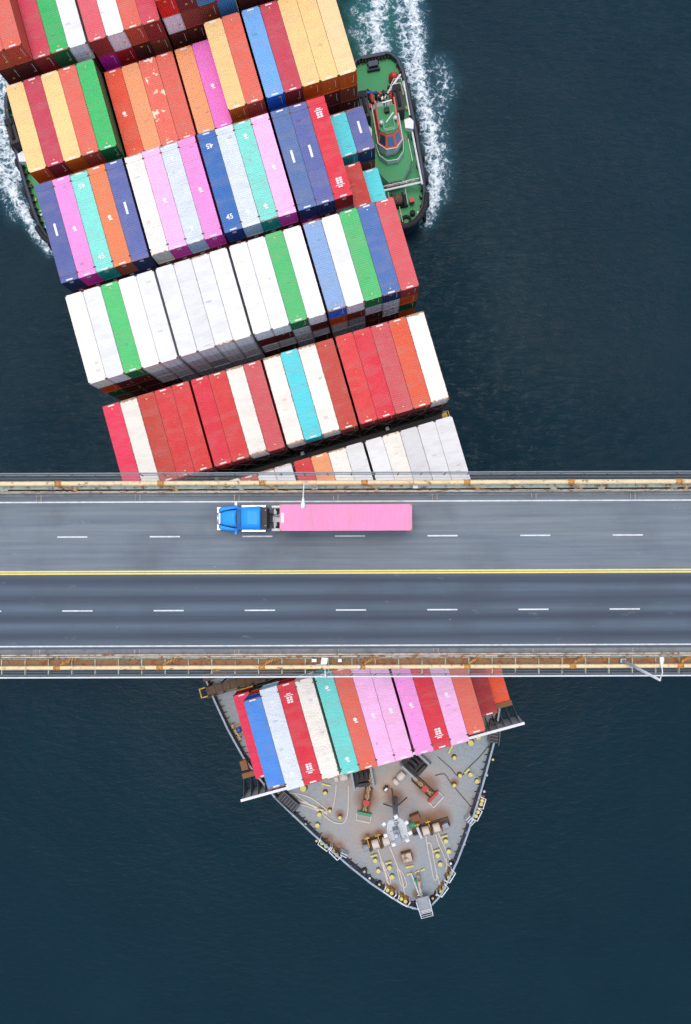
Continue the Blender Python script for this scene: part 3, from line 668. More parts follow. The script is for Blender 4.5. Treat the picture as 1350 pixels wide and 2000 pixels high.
# hidden lower tiers: one joined block of corrugated boxes per bay, down to the hatch covers
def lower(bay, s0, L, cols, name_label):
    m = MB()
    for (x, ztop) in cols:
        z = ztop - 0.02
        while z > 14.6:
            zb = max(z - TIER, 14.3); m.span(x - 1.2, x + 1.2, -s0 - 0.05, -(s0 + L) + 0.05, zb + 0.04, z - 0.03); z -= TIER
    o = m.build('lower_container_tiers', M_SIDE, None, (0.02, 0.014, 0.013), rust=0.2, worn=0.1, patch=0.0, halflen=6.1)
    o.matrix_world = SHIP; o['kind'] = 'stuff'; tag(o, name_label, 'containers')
def lc(bay, n, shift={}): return [(colx(k), BAYS[bay][1] + (shift.get(k, 0) - n.get(k, n[0])) * TIER) for k in range(1, 19)]
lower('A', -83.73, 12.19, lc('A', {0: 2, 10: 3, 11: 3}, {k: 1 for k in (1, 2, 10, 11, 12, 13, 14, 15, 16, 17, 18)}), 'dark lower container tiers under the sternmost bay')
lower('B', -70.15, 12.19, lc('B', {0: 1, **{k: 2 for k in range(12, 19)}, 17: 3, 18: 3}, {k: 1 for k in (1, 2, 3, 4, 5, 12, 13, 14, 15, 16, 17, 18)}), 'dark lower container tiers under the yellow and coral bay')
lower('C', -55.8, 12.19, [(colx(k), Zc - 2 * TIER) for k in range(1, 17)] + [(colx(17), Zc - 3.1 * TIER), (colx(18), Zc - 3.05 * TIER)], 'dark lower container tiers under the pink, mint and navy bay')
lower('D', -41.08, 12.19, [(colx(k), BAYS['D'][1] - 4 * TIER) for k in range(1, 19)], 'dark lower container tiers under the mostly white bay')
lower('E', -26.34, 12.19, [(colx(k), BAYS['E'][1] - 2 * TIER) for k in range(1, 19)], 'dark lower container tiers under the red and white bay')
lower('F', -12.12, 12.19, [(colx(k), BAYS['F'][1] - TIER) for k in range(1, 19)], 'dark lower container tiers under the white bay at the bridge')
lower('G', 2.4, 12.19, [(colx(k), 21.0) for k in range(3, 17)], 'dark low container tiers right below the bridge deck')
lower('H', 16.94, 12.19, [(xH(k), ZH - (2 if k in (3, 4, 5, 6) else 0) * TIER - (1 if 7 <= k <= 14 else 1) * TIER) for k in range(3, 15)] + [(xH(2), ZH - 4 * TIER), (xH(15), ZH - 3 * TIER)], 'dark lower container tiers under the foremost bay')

# ------------------------------------------------------------------ the ship
ship = thing('container_ship', 'huge container ship with grey bow deck passing under the road bridge', 'container ship', SHIP)
HALF = [(-112, 22.6), (-60, 22.9), (0, 22.9), (8, 22.6), (14, 22.0), (17.5, 21.55), (22, 20.8), (26.5, 19.7), (30, 18.3), (33.5, 16.7), (37, 14.6), (40, 12.75), (43, 10.8), (46, 8.75), (49, 6.5), (51.5, 4.3), (53, 2.9), (54, 1.5), (54.5, 0.0)]
def half(s):
    for (a, wa), (b, wb) in zip(HALF, HALF[1:]):
        if a <= s <= b: return wa + (wb - wa) * (s - a) / (b - a)
    return 0.0
def hull():
    m = MB(); st = [a for a, _ in HALF]
    rows = []
    for s in st:
        w = half(s); f = max(0.0, (s - 8) / 46.5)
        fcl = s >= 13.9
        top = 16.5 if fcl else 13.0
        ring = []
        for q, z in ((1.0, top), (1.0 - 0.12 * f, 10.0), (max(0.0, 1.0 - 0.75 * f ** 1.2), 4.0), (max(0.0, 1.0 - 0.95 * f ** 1.1), -2.0)):
            ss = s - (54.5 - s < 12) * f * (16.5 - z) * 0.25
            ring.append((w * q, -ss, z))
        rows.append(ring)
    for sgn in (-1, 1):
        vs = [(sgn * p[0], p[1], p[2]) for r in rows for p in r]; fs = []
        for i in range(len(rows) - 1):
            for k in range(3):
                a = i * 4 + k; q = (a, a + 1, a + 5, a + 4); fs.append(q if sgn > 0 else q[::-1])
        m.add(vs, fs)
    m.add([(-22.6, 112, 13), (22.6, 112, 13), (22.6, 112, -2), (-22.6, 112, -2)], [(0, 1, 2, 3)])
    return m.build('hull', M_HULL, ship)
hull()
def strip_poly(ss, inset, z):
    return [(-(half(s) - inset), -s, z) for s in ss] + [((half(s) - inset), -s, z) for s in reversed(ss)]
fs_ = [14, 17.5, 20, 22, 24, 26.5, 28, 30, 32, 33.5, 35, 37, 38.5, 40, 41.5, 43, 44.5, 46, 47.5, 49, 50.3, 51.5, 52.3, 53, 53.6]
DZ = 15.2
m = MB(); P = strip_poly(fs_, 0.12, DZ); n = len(P); h_ = n // 2
m.add(P, [(i, i + 1, n - 2 - i, n - 1 - i)[::-1] for i in range(h_ - 1)]); m.build('forecastle_deck', M_DECK, ship)
m = MB(); m.span(-22.7, 22.7, -14.0, 112, 12.6, 12.9); m.build('main_deck', M_BROWN, ship)
m = MB(); m.span(-21.8, 21.8, -13.95, -13.75, 12.9, 15.19); m.build('forecastle_bulkhead', M_BULI, ship)
# bulwark with capping rail and stays
m = MB(); cap = MB()
for sgn in (-1, 1):
    pts = [(sgn * (half(s)), -s) for s in fs_ + [54.1, 54.5]]
    for (a, b) in zip(pts, pts[1:]):
        d = Vector((b[0] - a[0], b[1] - a[1], 0)); L = d.length; ang = math.atan2(d.y, d.x)
        nrm = Vector((-sgn, 0, 0)) * 0.06
        m.box(((a[0] + b[0]) / 2 + nrm.x, (a[1] + b[1]) / 2, 15.85), (L + 0.02, 0.04, 1.3), ang)
        cap.box(((a[0] + b[0]) / 2, (a[1] + b[1]) / 2, 16.53), (L + 0.03, 0.26, 0.07), ang)
m.build('bulwark', M_BULI, ship); cap.build('bulwark_rail', M_BULW, ship)
m = MB()
for sgn in (-1, 1):
    for s in np.arange(15, 52, 0.95):
        w = half(s) - 0.1; w2 = half(s + 0.2); ang = 0
        m.prism([(sgn * w, -s - 0.02), (sgn * (w - 0.65), -s - 0.02), (sgn * (w - 0.65), -s + 0.02), (sgn * w, -s + 0.02)], DZ, [16.4, 15.3, 15.3, 16.4])
o = m.build('bulwark_stays', M_BULI, ship); o['kind'] = 'stuff'
# hatch coamings below the stacks, and lashing bridges between the bays
m = MB()
for b, s0 in (('A', -83.7), ('B', -70.1), ('C', -55.8), ('D', -41.0), ('E', -26.3), ('F', -12.1), ('G', 2.4)):
    m.span(-20.5, 20.5, -s0 - 0.2, -(s0 + 12.0), 12.9, 14.25)
m.span(-17, 17, -17.1, -29.0, 15.2, 15.22); m.build('hatch_cover', M_BROWN, ship)
def lashing(s, w, ztop, zb, depth, yellow=True, mat=M_BROWN):
    b = MB(); y = -s
    for z in (ztop, ztop - 2.9):
        if z > zb + 1: b.span(-w, w, y - depth / 2, y + depth / 2, z - 0.12, z)
        if z > zb + 1:
            for q in (-1, 1): b.tube([(-w, y + q * depth / 2, z + 1.0), (w, y + q * depth / 2, z + 1.0)], 0.03, 4)
    for k in range(19):
        x = -w + 2 * w * k / 18
        for q in (-1, 1): b.span(x - 0.09, x + 0.09, y + q * depth / 2 - 0.09, y + q * depth / 2 + 0.09, zb, ztop + 0.9)
    o = b.build('lashing_bridge', mat, ship)
    if yellow:
        b = MB()
        for q in (-1, 1):
            b.span(q * w - 0.1, q * (w + 0.9) - 0.1, y - depth / 2, y + depth / 2, ztop - 0.3, ztop - 0.1)
            b.tube([(q * (w + 0.9), y - depth / 2, ztop + 0.9), (q * (w + 0.9), y + depth / 2, ztop + 0.9)], 0.06, 4)
            b.tube([(q * (w + 0.1), y + depth / 2, ztop + 0.9), (q * (w + 0.9), y + depth / 2, ztop + 0.9)], 0.06, 4)
        o2 = b.build('platform_end', M_YELR, o); o2['kind'] = 'stuff'
for s, zt in ((-70.83, 18.0), (-57.2, 18.0), (-41.95, 18.0), (-27.6, 18.0)): lashing(s, 22.3, zt, 12.9, 0.6, False, M_DARK)
lashing(-13.1, 22.1, 18.6, 12.9, 1.2, True, M_DARK)
# lashing rods crossing the fronts of the red and white bay
m = MB()
for k in range(1, 19):
    x = colx(k)
    for q in (-1, 1): m.tube([(x + q * 1.1, 14.12 - 0.02, 24.2), (x - q * 1.1, 13.7, 20.6)], 0.022, 4)
    if k % 5 == 0: m.box((x, 13.5, 20.6), (0.5, 0.5, 0.5))
m.build('lashing_rods', M_GALV, ship)
lashing(1.2, 22.0, 17.5, 12.9, 1.0)
# lashing bridge just aft of the bow bay, its left end sticks out past the hull
b = MB(); y0 = -15.6
b.span(-21.9, 21.9, y0 - 0.75, y0 + 0.55, 17.7, 17.85)
for k in range(40): b.span(-21.8 + k * 1.12, -21.8 + k * 1.12 + 0.1, y0 - 0.72, y0 + 0.52, 17.85, 17.93)
for z in (18.4, 18.9):
    for yy in (y0 - 0.8, y0 + 0.6): b.tube([(-21.9, yy, z), (21.9, yy, z)], 0.035, 4)
for k in range(21):
    x = -21.5 + k * 2.15
    for yy in (y0 - 0.8, y0 + 0.6): b.span(x - 0.08, x + 0.08, yy - 0.08, yy + 0.08, 13, 18.9)
o = b.build('lashing_bridge', M_BROWN, ship)
b = MB()
for q in (-1, 1):
    b.span(q * 21.9, q * 22.9, y0 - 0.85, y0 - 0.70, 17.75, 18.0); b.span(q * 21.9, q * 22.9, y0 + 0.45, y0 + 0.60, 17.75, 18.0)
    b.span(q * 22.75, q * 22.9, y0 - 0.7, y0 + 0.45, 17.75, 18.0); b.span(q * 18.2, q * 15.2, y0 - 1.3, y0 - 1.15, 17.2, 17.4)
    b.span(q * 20.8, q * 17.6, y0 + 2.3, y0 + 2.45, 17.0, 17.2)
o2 = b.build('platform_end', M_YELR, o); o2['kind'] = 'stuff'
b = MB()
for q in (-1, 1): b.span(q * 22.3, q * 17.0, y0 + 1.2, y0 + 2.25, 16.4, 16.8)
o2 = b.build('service_walkway', M_BROWN, o); o2['kind'] = 'stuff'
# breakwater across the deck ahead of the bow bay: plate, top flange, stiffener fins
bw = MB(); YB = -31.75
bw.span(-20.9, 20.9, YB - 0.03, YB + 0.03, 15.25, 18.9); o = bw.build('breakwater', M_LGREY, ship)
b = MB(); b.span(-21.0, 21.0, YB - 0.25, YB + 0.12, 18.9, 19.0); b.build('top_flange', M_WHITE, o)
for q in np.arange(-20.6, 20.7, 1.08):
    b = MB(); b.add([(q - 0.03, YB + 0.04, 18.85), (q - 0.03, YB + 0.04, 15.3), (q - 0.03, YB + 2.3, 15.3), (q + 0.03, YB + 0.04, 18.85), (q + 0.03, YB + 0.04, 15.3), (q + 0.03, YB + 2.3, 15.3)],
                    [(0, 1, 2), (5, 4, 3), (0, 3, 4, 1), (0, 2, 5, 3)]); b.build('stiffener', M_BULI, o)
b = MB()
for q in (-1, 1): b.span(q * 20.3, q * 15.5, YB + 2.35, YB + 3.1, 16.4, 17.4)
o2 = b.build('rusty_walkway', M_RUST, o); o2['kind'] = 'stuff'
b = MB(); b.span(-20.2, -19.2, -28.3, -26.9, 16.4, 17.2); b.build('locker', M_RUST, ship)
# yellow hose reel frame on the left side deck
p = sl(465, 1425, 16.2); b = MB()
b.tube([(p.x - 0.7, p.y + 1.1, 16.4), (p.x + 0.1, p.y - 1.5, 16.4)], 0.11, 6)
b.tube([(p.x - 0.5, p.y + 0.4, 16.1), (p.x + 1.9, p.y + 0.9, 16.1)], 0.08, 6); b.tube([(p.x - 0.2, p.y - 0.7, 16.1), (p.x + 1.9, p.y - 0.3, 16.1)], 0.08, 6)
b.tube([(p.x + 1.3, p.y + 0.8, 16.1), (p.x + 1.3, p.y - 0.4, 16.1)], 0.08, 6)
for dx, dy in ((-0.6, 1), (0, -1.3), (1.8, 0.8), (1.8, -0.3)): b.tube([(p.x + dx, p.y + dy, 15.2), (p.x + dx, p.y + dy, 16.4)], 0.06, 5)
o = b.build('access_frame', M_YELR, ship); b = MB(); b.lathe((p.x + 0.1, p.y - 0.1, 16.0), [(0.3, 0), (0.42, 0.15), (0.42, 0.3), (0.2, 0.45)], 10); b.build('drum', M_BLUE, o)
# bollards
def bollard_pair(a, b_):
    A, B = sl(*a, DZ + 0.7), sl(*b_, DZ + 0.7); d = B - A; ang = math.atan2(d.y, d.x); c = (A + B) / 2
    m = MB(); m.box((c.x, c.y, DZ + 0.08), (d.length + 1.5, 0.95, 0.16), ang); o = m.build('double_bollard', M_GREYP, ship)
    for P_ in (A, B):
        m = MB(); m.lathe((P_.x, P_.y, DZ + 0.16), [(0.33, 0), (0.30, 0.45), (0.30, 0.55)], 12); m.build('post', M_GREYP, o)
        m = MB(); m.lathe((P_.x, P_.y, DZ + 0.71), [(0.31, 0), (0.33, 0.06), (0.30, 0.10), (0.1, 0.11)], 14, None, True); m.build('cap', M_YEL, o)
    u = d.normalized(); q = A - u * 0.62; m = MB(); m.box((q.x, q.y, DZ + 0.45), (0.22, 1.0, 0.12), ang); m.build('stop_bar', M_YEL, o)
for a, b_ in (((624, 1591), (620, 1612)), ((733, 1681), (739, 1701)), ((761, 1695), (766, 1713)), ((855, 1671), (860, 1688)), ((871, 1643), (877, 1663)), ((919, 1513), (932, 1526))): bollard_pair(a, b_)
for (u, v, r) in ((635, 1550, .3), (644, 1585, .26), (664, 1598, .27), (592, 1541, .5), (888, 1481, .3), (899, 1516, .3), (888, 1535, .3), (920, 1452, .45), (935, 1441, .38), (709, 1532, .17), (818, 1510, .17)):
    P_ = sl(u, v, DZ + 0.8); m = MB(); m.lathe((P_.x, P_.y, DZ), [(r * 1.3, 0), (r * 1.1, 0.15), (r * 0.75, 0.25), (r * 0.75, 0.6)], 12); o = m.build('roller_pedestal', M_RUST, ship)
    m = MB(); m.lathe((P_.x, P_.y, DZ + 0.6), [(r * .9, 0), (r * .96, 0.05), (r * .88, 0.10), (r * 0.3, 0.11)], 14, None, True); m.build('roller_cap', M_YEL, o)
# roller chocks set in the bulwark
def chock(u, v, u2, v2, out):
    A, B = sl(u, v, 16.3), sl(u2, v2, 16.3); d = (B - A).normalized(); nrm = Vector((-d.y, d.x, 0)) * out; c = (A + B) / 2; c.z = 16.3
    L = (B - A).length / 2 + 0.55
    m = MB(); q = [c - d * L - nrm * 0.35, c - d * L * 0.9 + nrm * 0.36, c + d * L * 0.9 + nrm * 0.36, c + d * L - nrm * 0.35]
    for p_ in q: p_.z = 16.62
    m.tube(q, 0.085, 6)
    for p_ in (q[0], q[3]): m.tube([(p_.x, p_.y, 15.2), (p_.x, p_.y, 16.6)], 0.1, 6)
    o = m.build('roller_chock', M_WHITE, ship); ang = math.atan2(d.y, d.x)
    m = MB(); m.box((c.x, c.y, 15.35), (2 * L, 0.8, 0.3), ang); m.build('chock_base', M_RUST, o)
    for P_ in (A, B):
        m = MB(); m.lathe((P_.x, P_.y, 15.5), [(0.24, 0), (0.24, 0.75), (0.29, 0.8), (0.26, 0.86), (0.1, 0.87)], 12, None, True); m.build('roller', M_YEL, o)
for a in ((629, 1647, 637, 1653, -1), (651, 1663, 658, 1670, -1), (757, 1739, 765, 1745, -1), (784, 1756, 792, 1761, -1), (862, 1742, 868, 1734, -1), (877, 1714, 882, 1706, -1), (930, 1594, 934, 1586, -1), (940, 1571, 942, 1564, -1)): chock(*a)
def comb(u, v, ang, n):
    P_ = sl(u, v, 16.4); m = MB()
    for i in range(n):
        M3 = Matrix.Rotation(ang, 3, 'Z'); q = M3 @ Vector(((i - (n - 1) / 2) * 0.34, 0, 0)); m.box((P_.x + q.x, P_.y + q.y, 16.0), (0.16, 1.25, 1.3), ang, None, 0.8)
    m.build('fairlead_cheeks', M_LGREY, ship)
comb(672, 1669, 0.85, 2); comb(919, 1602, -1.0, 4)
# mooring winches
def winch(u, v, drums, motor, mcol, ang_px):
    """drums: list of pixel centres; motor: pixel"""
    A = sl(*drums[0], DZ + 1.0); B = sl(*drums[-1], DZ + 1.0); d = (B - A).normalized(); ang = math.atan2(d.y, d.x); c = (A + B) / 2
    Mx = Matrix.Rotation(ang, 3, 'Z') @ Matrix.Rotation(math.pi / 2, 3, 'Y')
    b = MB(); L = (B - A).length + 4.0
    b.box((c.x, c.y, DZ + 0.12), (L, 1.3, 0.24), ang); o = b.build('mooring_winch', M_BROWN, ship)
    b = MB(); e = c - d * (L / 2); f = c + d * (L / 2); b.tube([(e.x, e.y, DZ + 1.0), (f.x, f.y, DZ + 1.0)], 0.13, 8); b.build('shaft', M_DARK, o)
    for q in drums:
        P_ = sl(*q, DZ + 1.0)
        b = MB(); b.lathe((P_.x, P_.y, DZ + 1.0), [(0.50, -0.52), (0.62, -0.50), (0.62, -0.3), (0.60, 0), (0.62, 0.3), (0.62, 0.50), (0.50, 0.52)], 16, Mx); dr_ = b.build('rope_drum', M_ROPE, o)
        for sgn in (-1, 1):
            w = P_ + d * (sgn * 0.66)
            b = MB(); b.lathe((w.x, w.y, DZ + 1.0), [(0.80, -0.04), (0.80, 0.04)], 16, Mx); b.build('flange', M_RUST, dr_)
        w = P_ + d * -0.95; nrm = Vector((-d.y, d.x, 0))
        if nrm.y < 0: nrm = -nrm
        b = MB(); b.box((w.x, w.y, DZ + 0.7), (0.32, 1.5, 1.4), ang); b.build('bearing_frame', M_DARK, o)
        t_ = w + nrm * 1.25; b = MB(); b.tube([(w.x, w.y, DZ + 1.6), (t_.x, t_.y, DZ + 1.35)], 0.07, 5); b.box((t_.x, t_.y, DZ + 1.35), (0.75, 0.16, 0.16), ang)
        b.lathe((t_.x, t_.y, DZ + 0.8), [(0.16, -0.5), (0.16, 0.5)], 8); b.build('brake_handle', M_YELR, o)
    P_ = sl(*motor, DZ + 1.0); b = MB(); b.lathe((P_.x, P_.y, DZ + 0.95), [(0.2, -0.6), (0.46, -0.5), (0.46, 0.35), (0.3, 0.5)], 12, Mx); b.build('motor', mcol, o)
    return o
winch(0, 0, [(734, 1648), (755, 1642)], (717, 1655), M_BLUE if False else M_GREYP, 0)
o = winch(0, 0, [(832, 1622), (853, 1616)], (806, 1611), M_GREEN, 0)
P_ = sl(819, 1624, DZ + 1.2); b = MB(); b.box((P_.x, P_.y, DZ + 0.9), (0.35, 1.7, 1.6), 0.12); b.build('gear_case', M_LGREY, o)
P_ = sl(870, 1612, DZ + 1); b = MB(); b.box((P_.x, P_.y, DZ + 0.9), (0.9, 0.6, 0.6), 0.12); b.build('brake_box', M_GREYP, o)
P_ = sl(811, 1598, DZ + 1); b = MB(); b.box((P_.x, P_.y, DZ + 0.6), (1.4, 0.9, 1.0), 0.12); b.build('valve_block', M_RUST, o)
# windlasses, half hidden by the boxes, with the anchor chains
def windlass(c, ang, w):
    P_ = sl(*c, DZ + 0.8); Mx = Matrix.Rotation(ang, 3, 'Z')
    def q(x, y): r = Mx @ Vector((x, y, 0)); return (P_.x + r.x, P_.y + r.y)
    b = MB(); b.box((*q(0, 0), DZ + 0.15), (w, 3.2, 0.3), ang); o = b.build('windlass', M_DARK, ship)
    for x in (-w / 2 + 0.15, w / 2 - 0.15):
        b = MB(); b.box((*q(x, 0), DZ + 0.9), (0.35, 3.4, 1.5), ang, None, 0.85); b.build('side_frame', M_GREYP, o)
    for x in (-0.6, 0.1, 0.7):
        b = MB(); M2 = Mx @ Matrix.Rotation(math.pi / 2, 3, 'Y'); b.lathe((*q(x * w / 3, 0.3), DZ + 1.0), [(0.75, -0.12), (0.75, 0.12)], 14, M2); b.build('gear_wheel', M_DARK, o)
    b = MB(); M2 = Mx @ Matrix.Rotation(math.pi / 2, 3, 'Y'); b.lathe((*q(-w / 2 - 1.1, 0.4), DZ + 1.0), [(0.5, -0.6), (0.55, 0), (0.5, 0.6)], 14, M2); b.build('rope_drum', M_ROPE, o)
    b = MB(); b.lathe((*q(-w / 2 - 2.2, 0.4), DZ + 1.0), [(0.5, -0.3), (0.55, 0), (0.5, 0.3)], 14, M2); b.build('rope_drum', M_ROPE, o)
    b = MB(); b.box((*q(0, -1.2), DZ + 0.7), (w * 0.5, 0.5, 0.8), ang); b.build('oil_tank', M_DARK, o)
windlass((708, 1516), -0.10 + 0.0, 3.2); windlass((812, 1492), 0.55 + 0.0, 3.2)
def link_mesh():
    b = MB(); pts = []
    for i in range(12):
        a = 2 * math.pi * i / 12; pts.append((0.42 * math.cos(a) * 1.0, 0.25 * math.sin(a), 0))
    b.tube(pts, 0.085, 6, closed=True); b.tube([(0, -0.22, 0), (0, 0.22, 0)], 0.06, 5); return b.mesh('chain_link')
LINK = link_mesh()
def chain(a, b_, n, label, stop_col):
    A, B = sl(*a, DZ + 0.55), sl(*b_, DZ + 0.35); d = B - A
    t = thing('anchor_chain', label, 'anchor chain', SHIP @ Matrix.Translation(A), 'anchor chains on the bow deck'); ang = math.atan2(d.y, d.x)
    for i in range(n):
        o = put('chain_link', LINK, M_CHAIN, t); o.location = d * ((i + 0.5) / n); o.rotation_euler = (math.radians(20 if i % 2 else 75), 0, ang)
    u = d.normalized(); nn = Vector((-u.y, u.x, 0))
    # chain pipe shoe, stopper and rail around it belong to the ship
    m = MB(); c = A + u * (d.length * 0.70); m.box((c.x, c.y, DZ + 0.08), (d.length * 0.6, 1.0, 0.16), ang); o = m.build('chain_chute', M_RUST, ship)
    for sgn in (-1, 1):
        m = MB(); q = c + nn * (0.5 * sgn); m.box((q.x, q.y, DZ + 0.4), (d.length * 0.56, 0.12, 0.7), ang); m.build('chute_cheek', M_BROWN, o)
    q = A + u * (d.length * 0.75); m = MB(); m.box((q.x, q.y, DZ + 0.75), (0.7, 0.9, 0.2), ang); m.build('stopper_bar', M_RED, o)
    q = B + u * 0.1; m = MB(); m.box((q.x, q.y, DZ + 0.7), (0.4, 2.1, 0.35), ang); m.box((q.x, q.y, DZ + 0.3), (0.2, 1.2, 0.5), ang); m.build('chain_compressor', stop_col, o)
    m = MB(); p4 = [B + u * 0.2 - nn * 1.05, B + u * 1.15 - nn * 1.05, B + u * 1.15 + nn * 1.05, B + u * 0.2 + nn * 1.05]
    p4 = [(p.x, p.y, DZ + 0.95) for p in p4]; m.tube(p4, 0.055, 5)
    for p in p4: m.tube([(p[0], p[1], DZ), p], 0.05, 5)
    m.build('guard_rail', M_WHITE, o)
chain((727, 1505), (712, 1586), 12, 'left of two tan anchor chains, ending at the green stopper bar', M_GREEN)
chain((783, 1495), (845, 1553), 12, 'right of two tan anchor chains, ending at the red stopper', M_RED)
# foremast: base on the deck, ladder mast, lamp platform on top
base = sl(771, 1560, DZ)
def find_z(u, v):
    best = min((((sl(u, v, z).x - base.x) ** 2 + (sl(u, v, z).y - base.y) ** 2), z) for z in np.arange(16, 32, 0.2)); return best[1]
zp = find_z(779, 1618); bx, by = base.x, base.y
mt = MB(); mt.tube([(bx, by, DZ), (bx, by, zp)], [0.45, 0.3], 10); o = mt.build('foremast', M_GREYP, ship)
m = MB()
for q in (-1, 1): m.tube([(bx + q * 0.25, by - 0.55, DZ), (bx + q * 0.25, by - 0.45, zp)], 0.04, 4)
for z in np.arange(DZ + 0.4, zp, 0.4): m.tube([(bx - 0.25, by - 0.5, z), (bx + 0.25, by - 0.5, z)], 0.03, 4)
m.build('ladder', M_GREYP, o)
m = MB()
for q in (-1, 1): m.tube([(bx + q * 1.8, by - 0.3, DZ), (bx + q * 0.2, by, DZ + 3.0)], 0.09, 6)
m.tube([(bx, by + 1.6, DZ), (bx, by + 0.2, DZ + 3.4)], 0.09, 6); m.build('stay', M_BROWN, o)
m = MB(); m.prism([(bx - 1.1, by - 1.4), (bx + 1.2, by - 1.4), (bx + 1.35, by + 0.6), (bx + 0.8, by + 1.3), (bx - 0.8, by + 1.3), (bx - 1.2, by + 0.4)], zp, zp + 0.1); m.build('mast_platform', M_LGREY, o)
m = MB(); m.box((bx - 0.1, by - 0.6, zp + 0.7), (0.75, 1.9, 1.2)); m.lathe((bx + 0.2, by + 0.9, zp + 0.1), [(0.28, 0), (0.28, 0.6), (0.1, 0.7)], 10); m.build('signal_housing', M_GREYP, o)
for dx, dy, r in ((-1.4, 1.2, .5), (0.4, 1.7, 0.1), (1.5, 0.6, .3), (-1.6, -0.3, 0), (1.6, -0.8, .2), (-0.9, -1.7, 0), (1.0, -1.6, .2)):
    m = MB(); m.box((bx + dx, by + dy, zp + 0.45), (0.5, 0.42, 0.4), r); m.tube([(bx + dx * 0.8, by + dy * 0.8, zp + 0.1), (bx + dx, by + dy, zp + 0.4)], 0.04, 4); m.build('floodlight', M_WHITE, o)
m = MB(); m.tube([(bx - 0.1, by, zp), (bx - 0.1, by, zp + 2.0)], 0.12, 8); m.lathe((bx - 0.1, by, zp + 2.0), [(0.3, 0), (0.3, 0.3), (0.15, 0.5), (0.05, 0.52)], 10); m.build('masthead_lamp', M_LGREY, o)
m = MB()
for z in (0.5, 1.0): m.tube([(bx - 1.1, by - 1.4, zp + z), (bx + 1.2, by - 1.4, zp + z), (bx + 1.35, by + 0.6, zp + z), (bx + 0.8, by + 1.3, zp + z), (bx - 0.8, by + 1.3, zp + z), (bx - 1.2, by + 0.4, zp + z)], 0.035, 4, closed=True)
m.build('platform_rail', M_WHITE, o)
# rusty hatch box, yellow step bars
P_ = sl(795, 1675, DZ + 0.8); m = MB(); m.box((P_.x, P_.y, DZ + 0.4), (1.5, 1.4, 0.8), 0.0); o = m.build('store_hatch', M_RUST, ship)
m = MB(); m.box((P_.x, P_.y, DZ + 0.87), (1.35, 1.2, 0.1), 0.0); m.lathe((P_.x, P_.y - 0.2, DZ + 0.92), [(0.2, 0), (0.2, 0.2)], 8); m.build('lid', M_COPE, o)
for (u, v, L, a) in ((800, 1693, 1.2, -0.05), (800, 1707, 0.8, 0.1), (815, 1703, 0.7, 0.2), (826, 1699, .6, .1), (633 + 4, 1533, 1.4, -0.5), (881, 1462, 1.6, 0.8)):
    P_ = sl(u, v, DZ + 0.3); m = MB(); m.box((P_.x, P_.y, DZ + 0.25), (L, 0.22, 0.12), a); m.build('yellow_step', M_YEL, ship)
# bow platform, davit
P_ = sl(830, 1770, 17.0); m = MB(); m.prism([(P_.x - 0.95, P_.y + 1.3), (P_.x - 0.8, P_.y - 0.9), (P_.x + 0.8, P_.y - 0.9), (P_.x + 0.95, P_.y + 1.3)], 16.9, 17.0); o = m.build('bow_platform', M_GREYP, ship)
m = MB(); q = [(P_.x - 0.95, P_.y + 1.3), (P_.x - 0.85, P_.y - 1.0), (P_.x + 0.85, P_.y - 1.0), (P_.x + 0.95, P_.y + 1.3)]
for z in (17.5, 18.0): m.tube([(a, b_, z) for a, b_ in q], 0.055, 5)
for a, b_ in q: m.tube([(a, b_, 17), (a, b_, 18)], 0.05, 5)
for k in range(3): m.tube([(P_.x - 0.85, P_.y - 0.95 + 0.2 * k, 17.05), (P_.x + 0.85, P_.y - 0.95 + 0.2 * k, 17.05)], 0.04, 4)
m.build('platform_rail', M_WHITE, o)
m = MB()
for k in range(4): m.box((P_.x - 0.25, P_.y + 1.5 - 0.3 * k, 16.6 + 0.12 * k), (0.8, 0.1, 0.05))
m.build('platform_step', M_WHITE, o)
A, B = sl(817, 1713, 16.6), sl(823, 1750, 17.0); m = MB(); m.tube([A, B], [0.28, 0.2], 8); m.tube([(A.x, A.y, DZ), A], 0.2, 6); m.build('davit_boom', M_COPE, ship)
A2, B2 = sl(803, 1705, 15.6), sl(819, 1748, 16.5); m = MB(); m.tube([A2, B2], 0.13, 6); m.build('spare_boom', M_LGREY, ship)
m = MB(); m.box((*sl(812, 1722, 15.8).to_tuple()[:2], 15.8), (0.35, 0.7, 0.5)); m.build('green_locker', M_GREEN, ship)
m = MB(); q = sl(711 - 0, 1703, 15.6); m.lathe((q.x, q.y, 15.2), [(0.28, 0), (0.3, 0.5), (0.2, 0.75)], 10); m.build('blue_drum', M_BLUE, ship)
# small dark fittings, lockers and posts along the bulwark
for (u, v) in ((574, 1590), (597, 1608), (619, 1640), (686, 1689), (712, 1700), (722, 1713), (741, 1725), (911, 1624), (906, 1646), (896, 1668), (945, 1544), (950, 1512), (962, 1482), (845, 1752), (853, 1745), (880, 1684), (806, 1770), (755, 1539), (753, 1541)):
    P_ = sl(u, v, DZ + 0.4); m = MB(); w = random.uniform(0.35, 0.7); m.box((P_.x, P_.y, DZ + 0.35), (w, w * 0.8, 0.7), random.uniform(0, 1.5)); o = m.build('vent_post', M_DARK, ship)
    m = MB(); m.lathe((P_.x, P_.y, DZ + 0.7), [(0.16, 0), (0.18, 0.15), (0.06, 0.2)], 8); m.build('vent_cap', random.choice((M_WHITE, M_YEL, M_LGREY)), o)
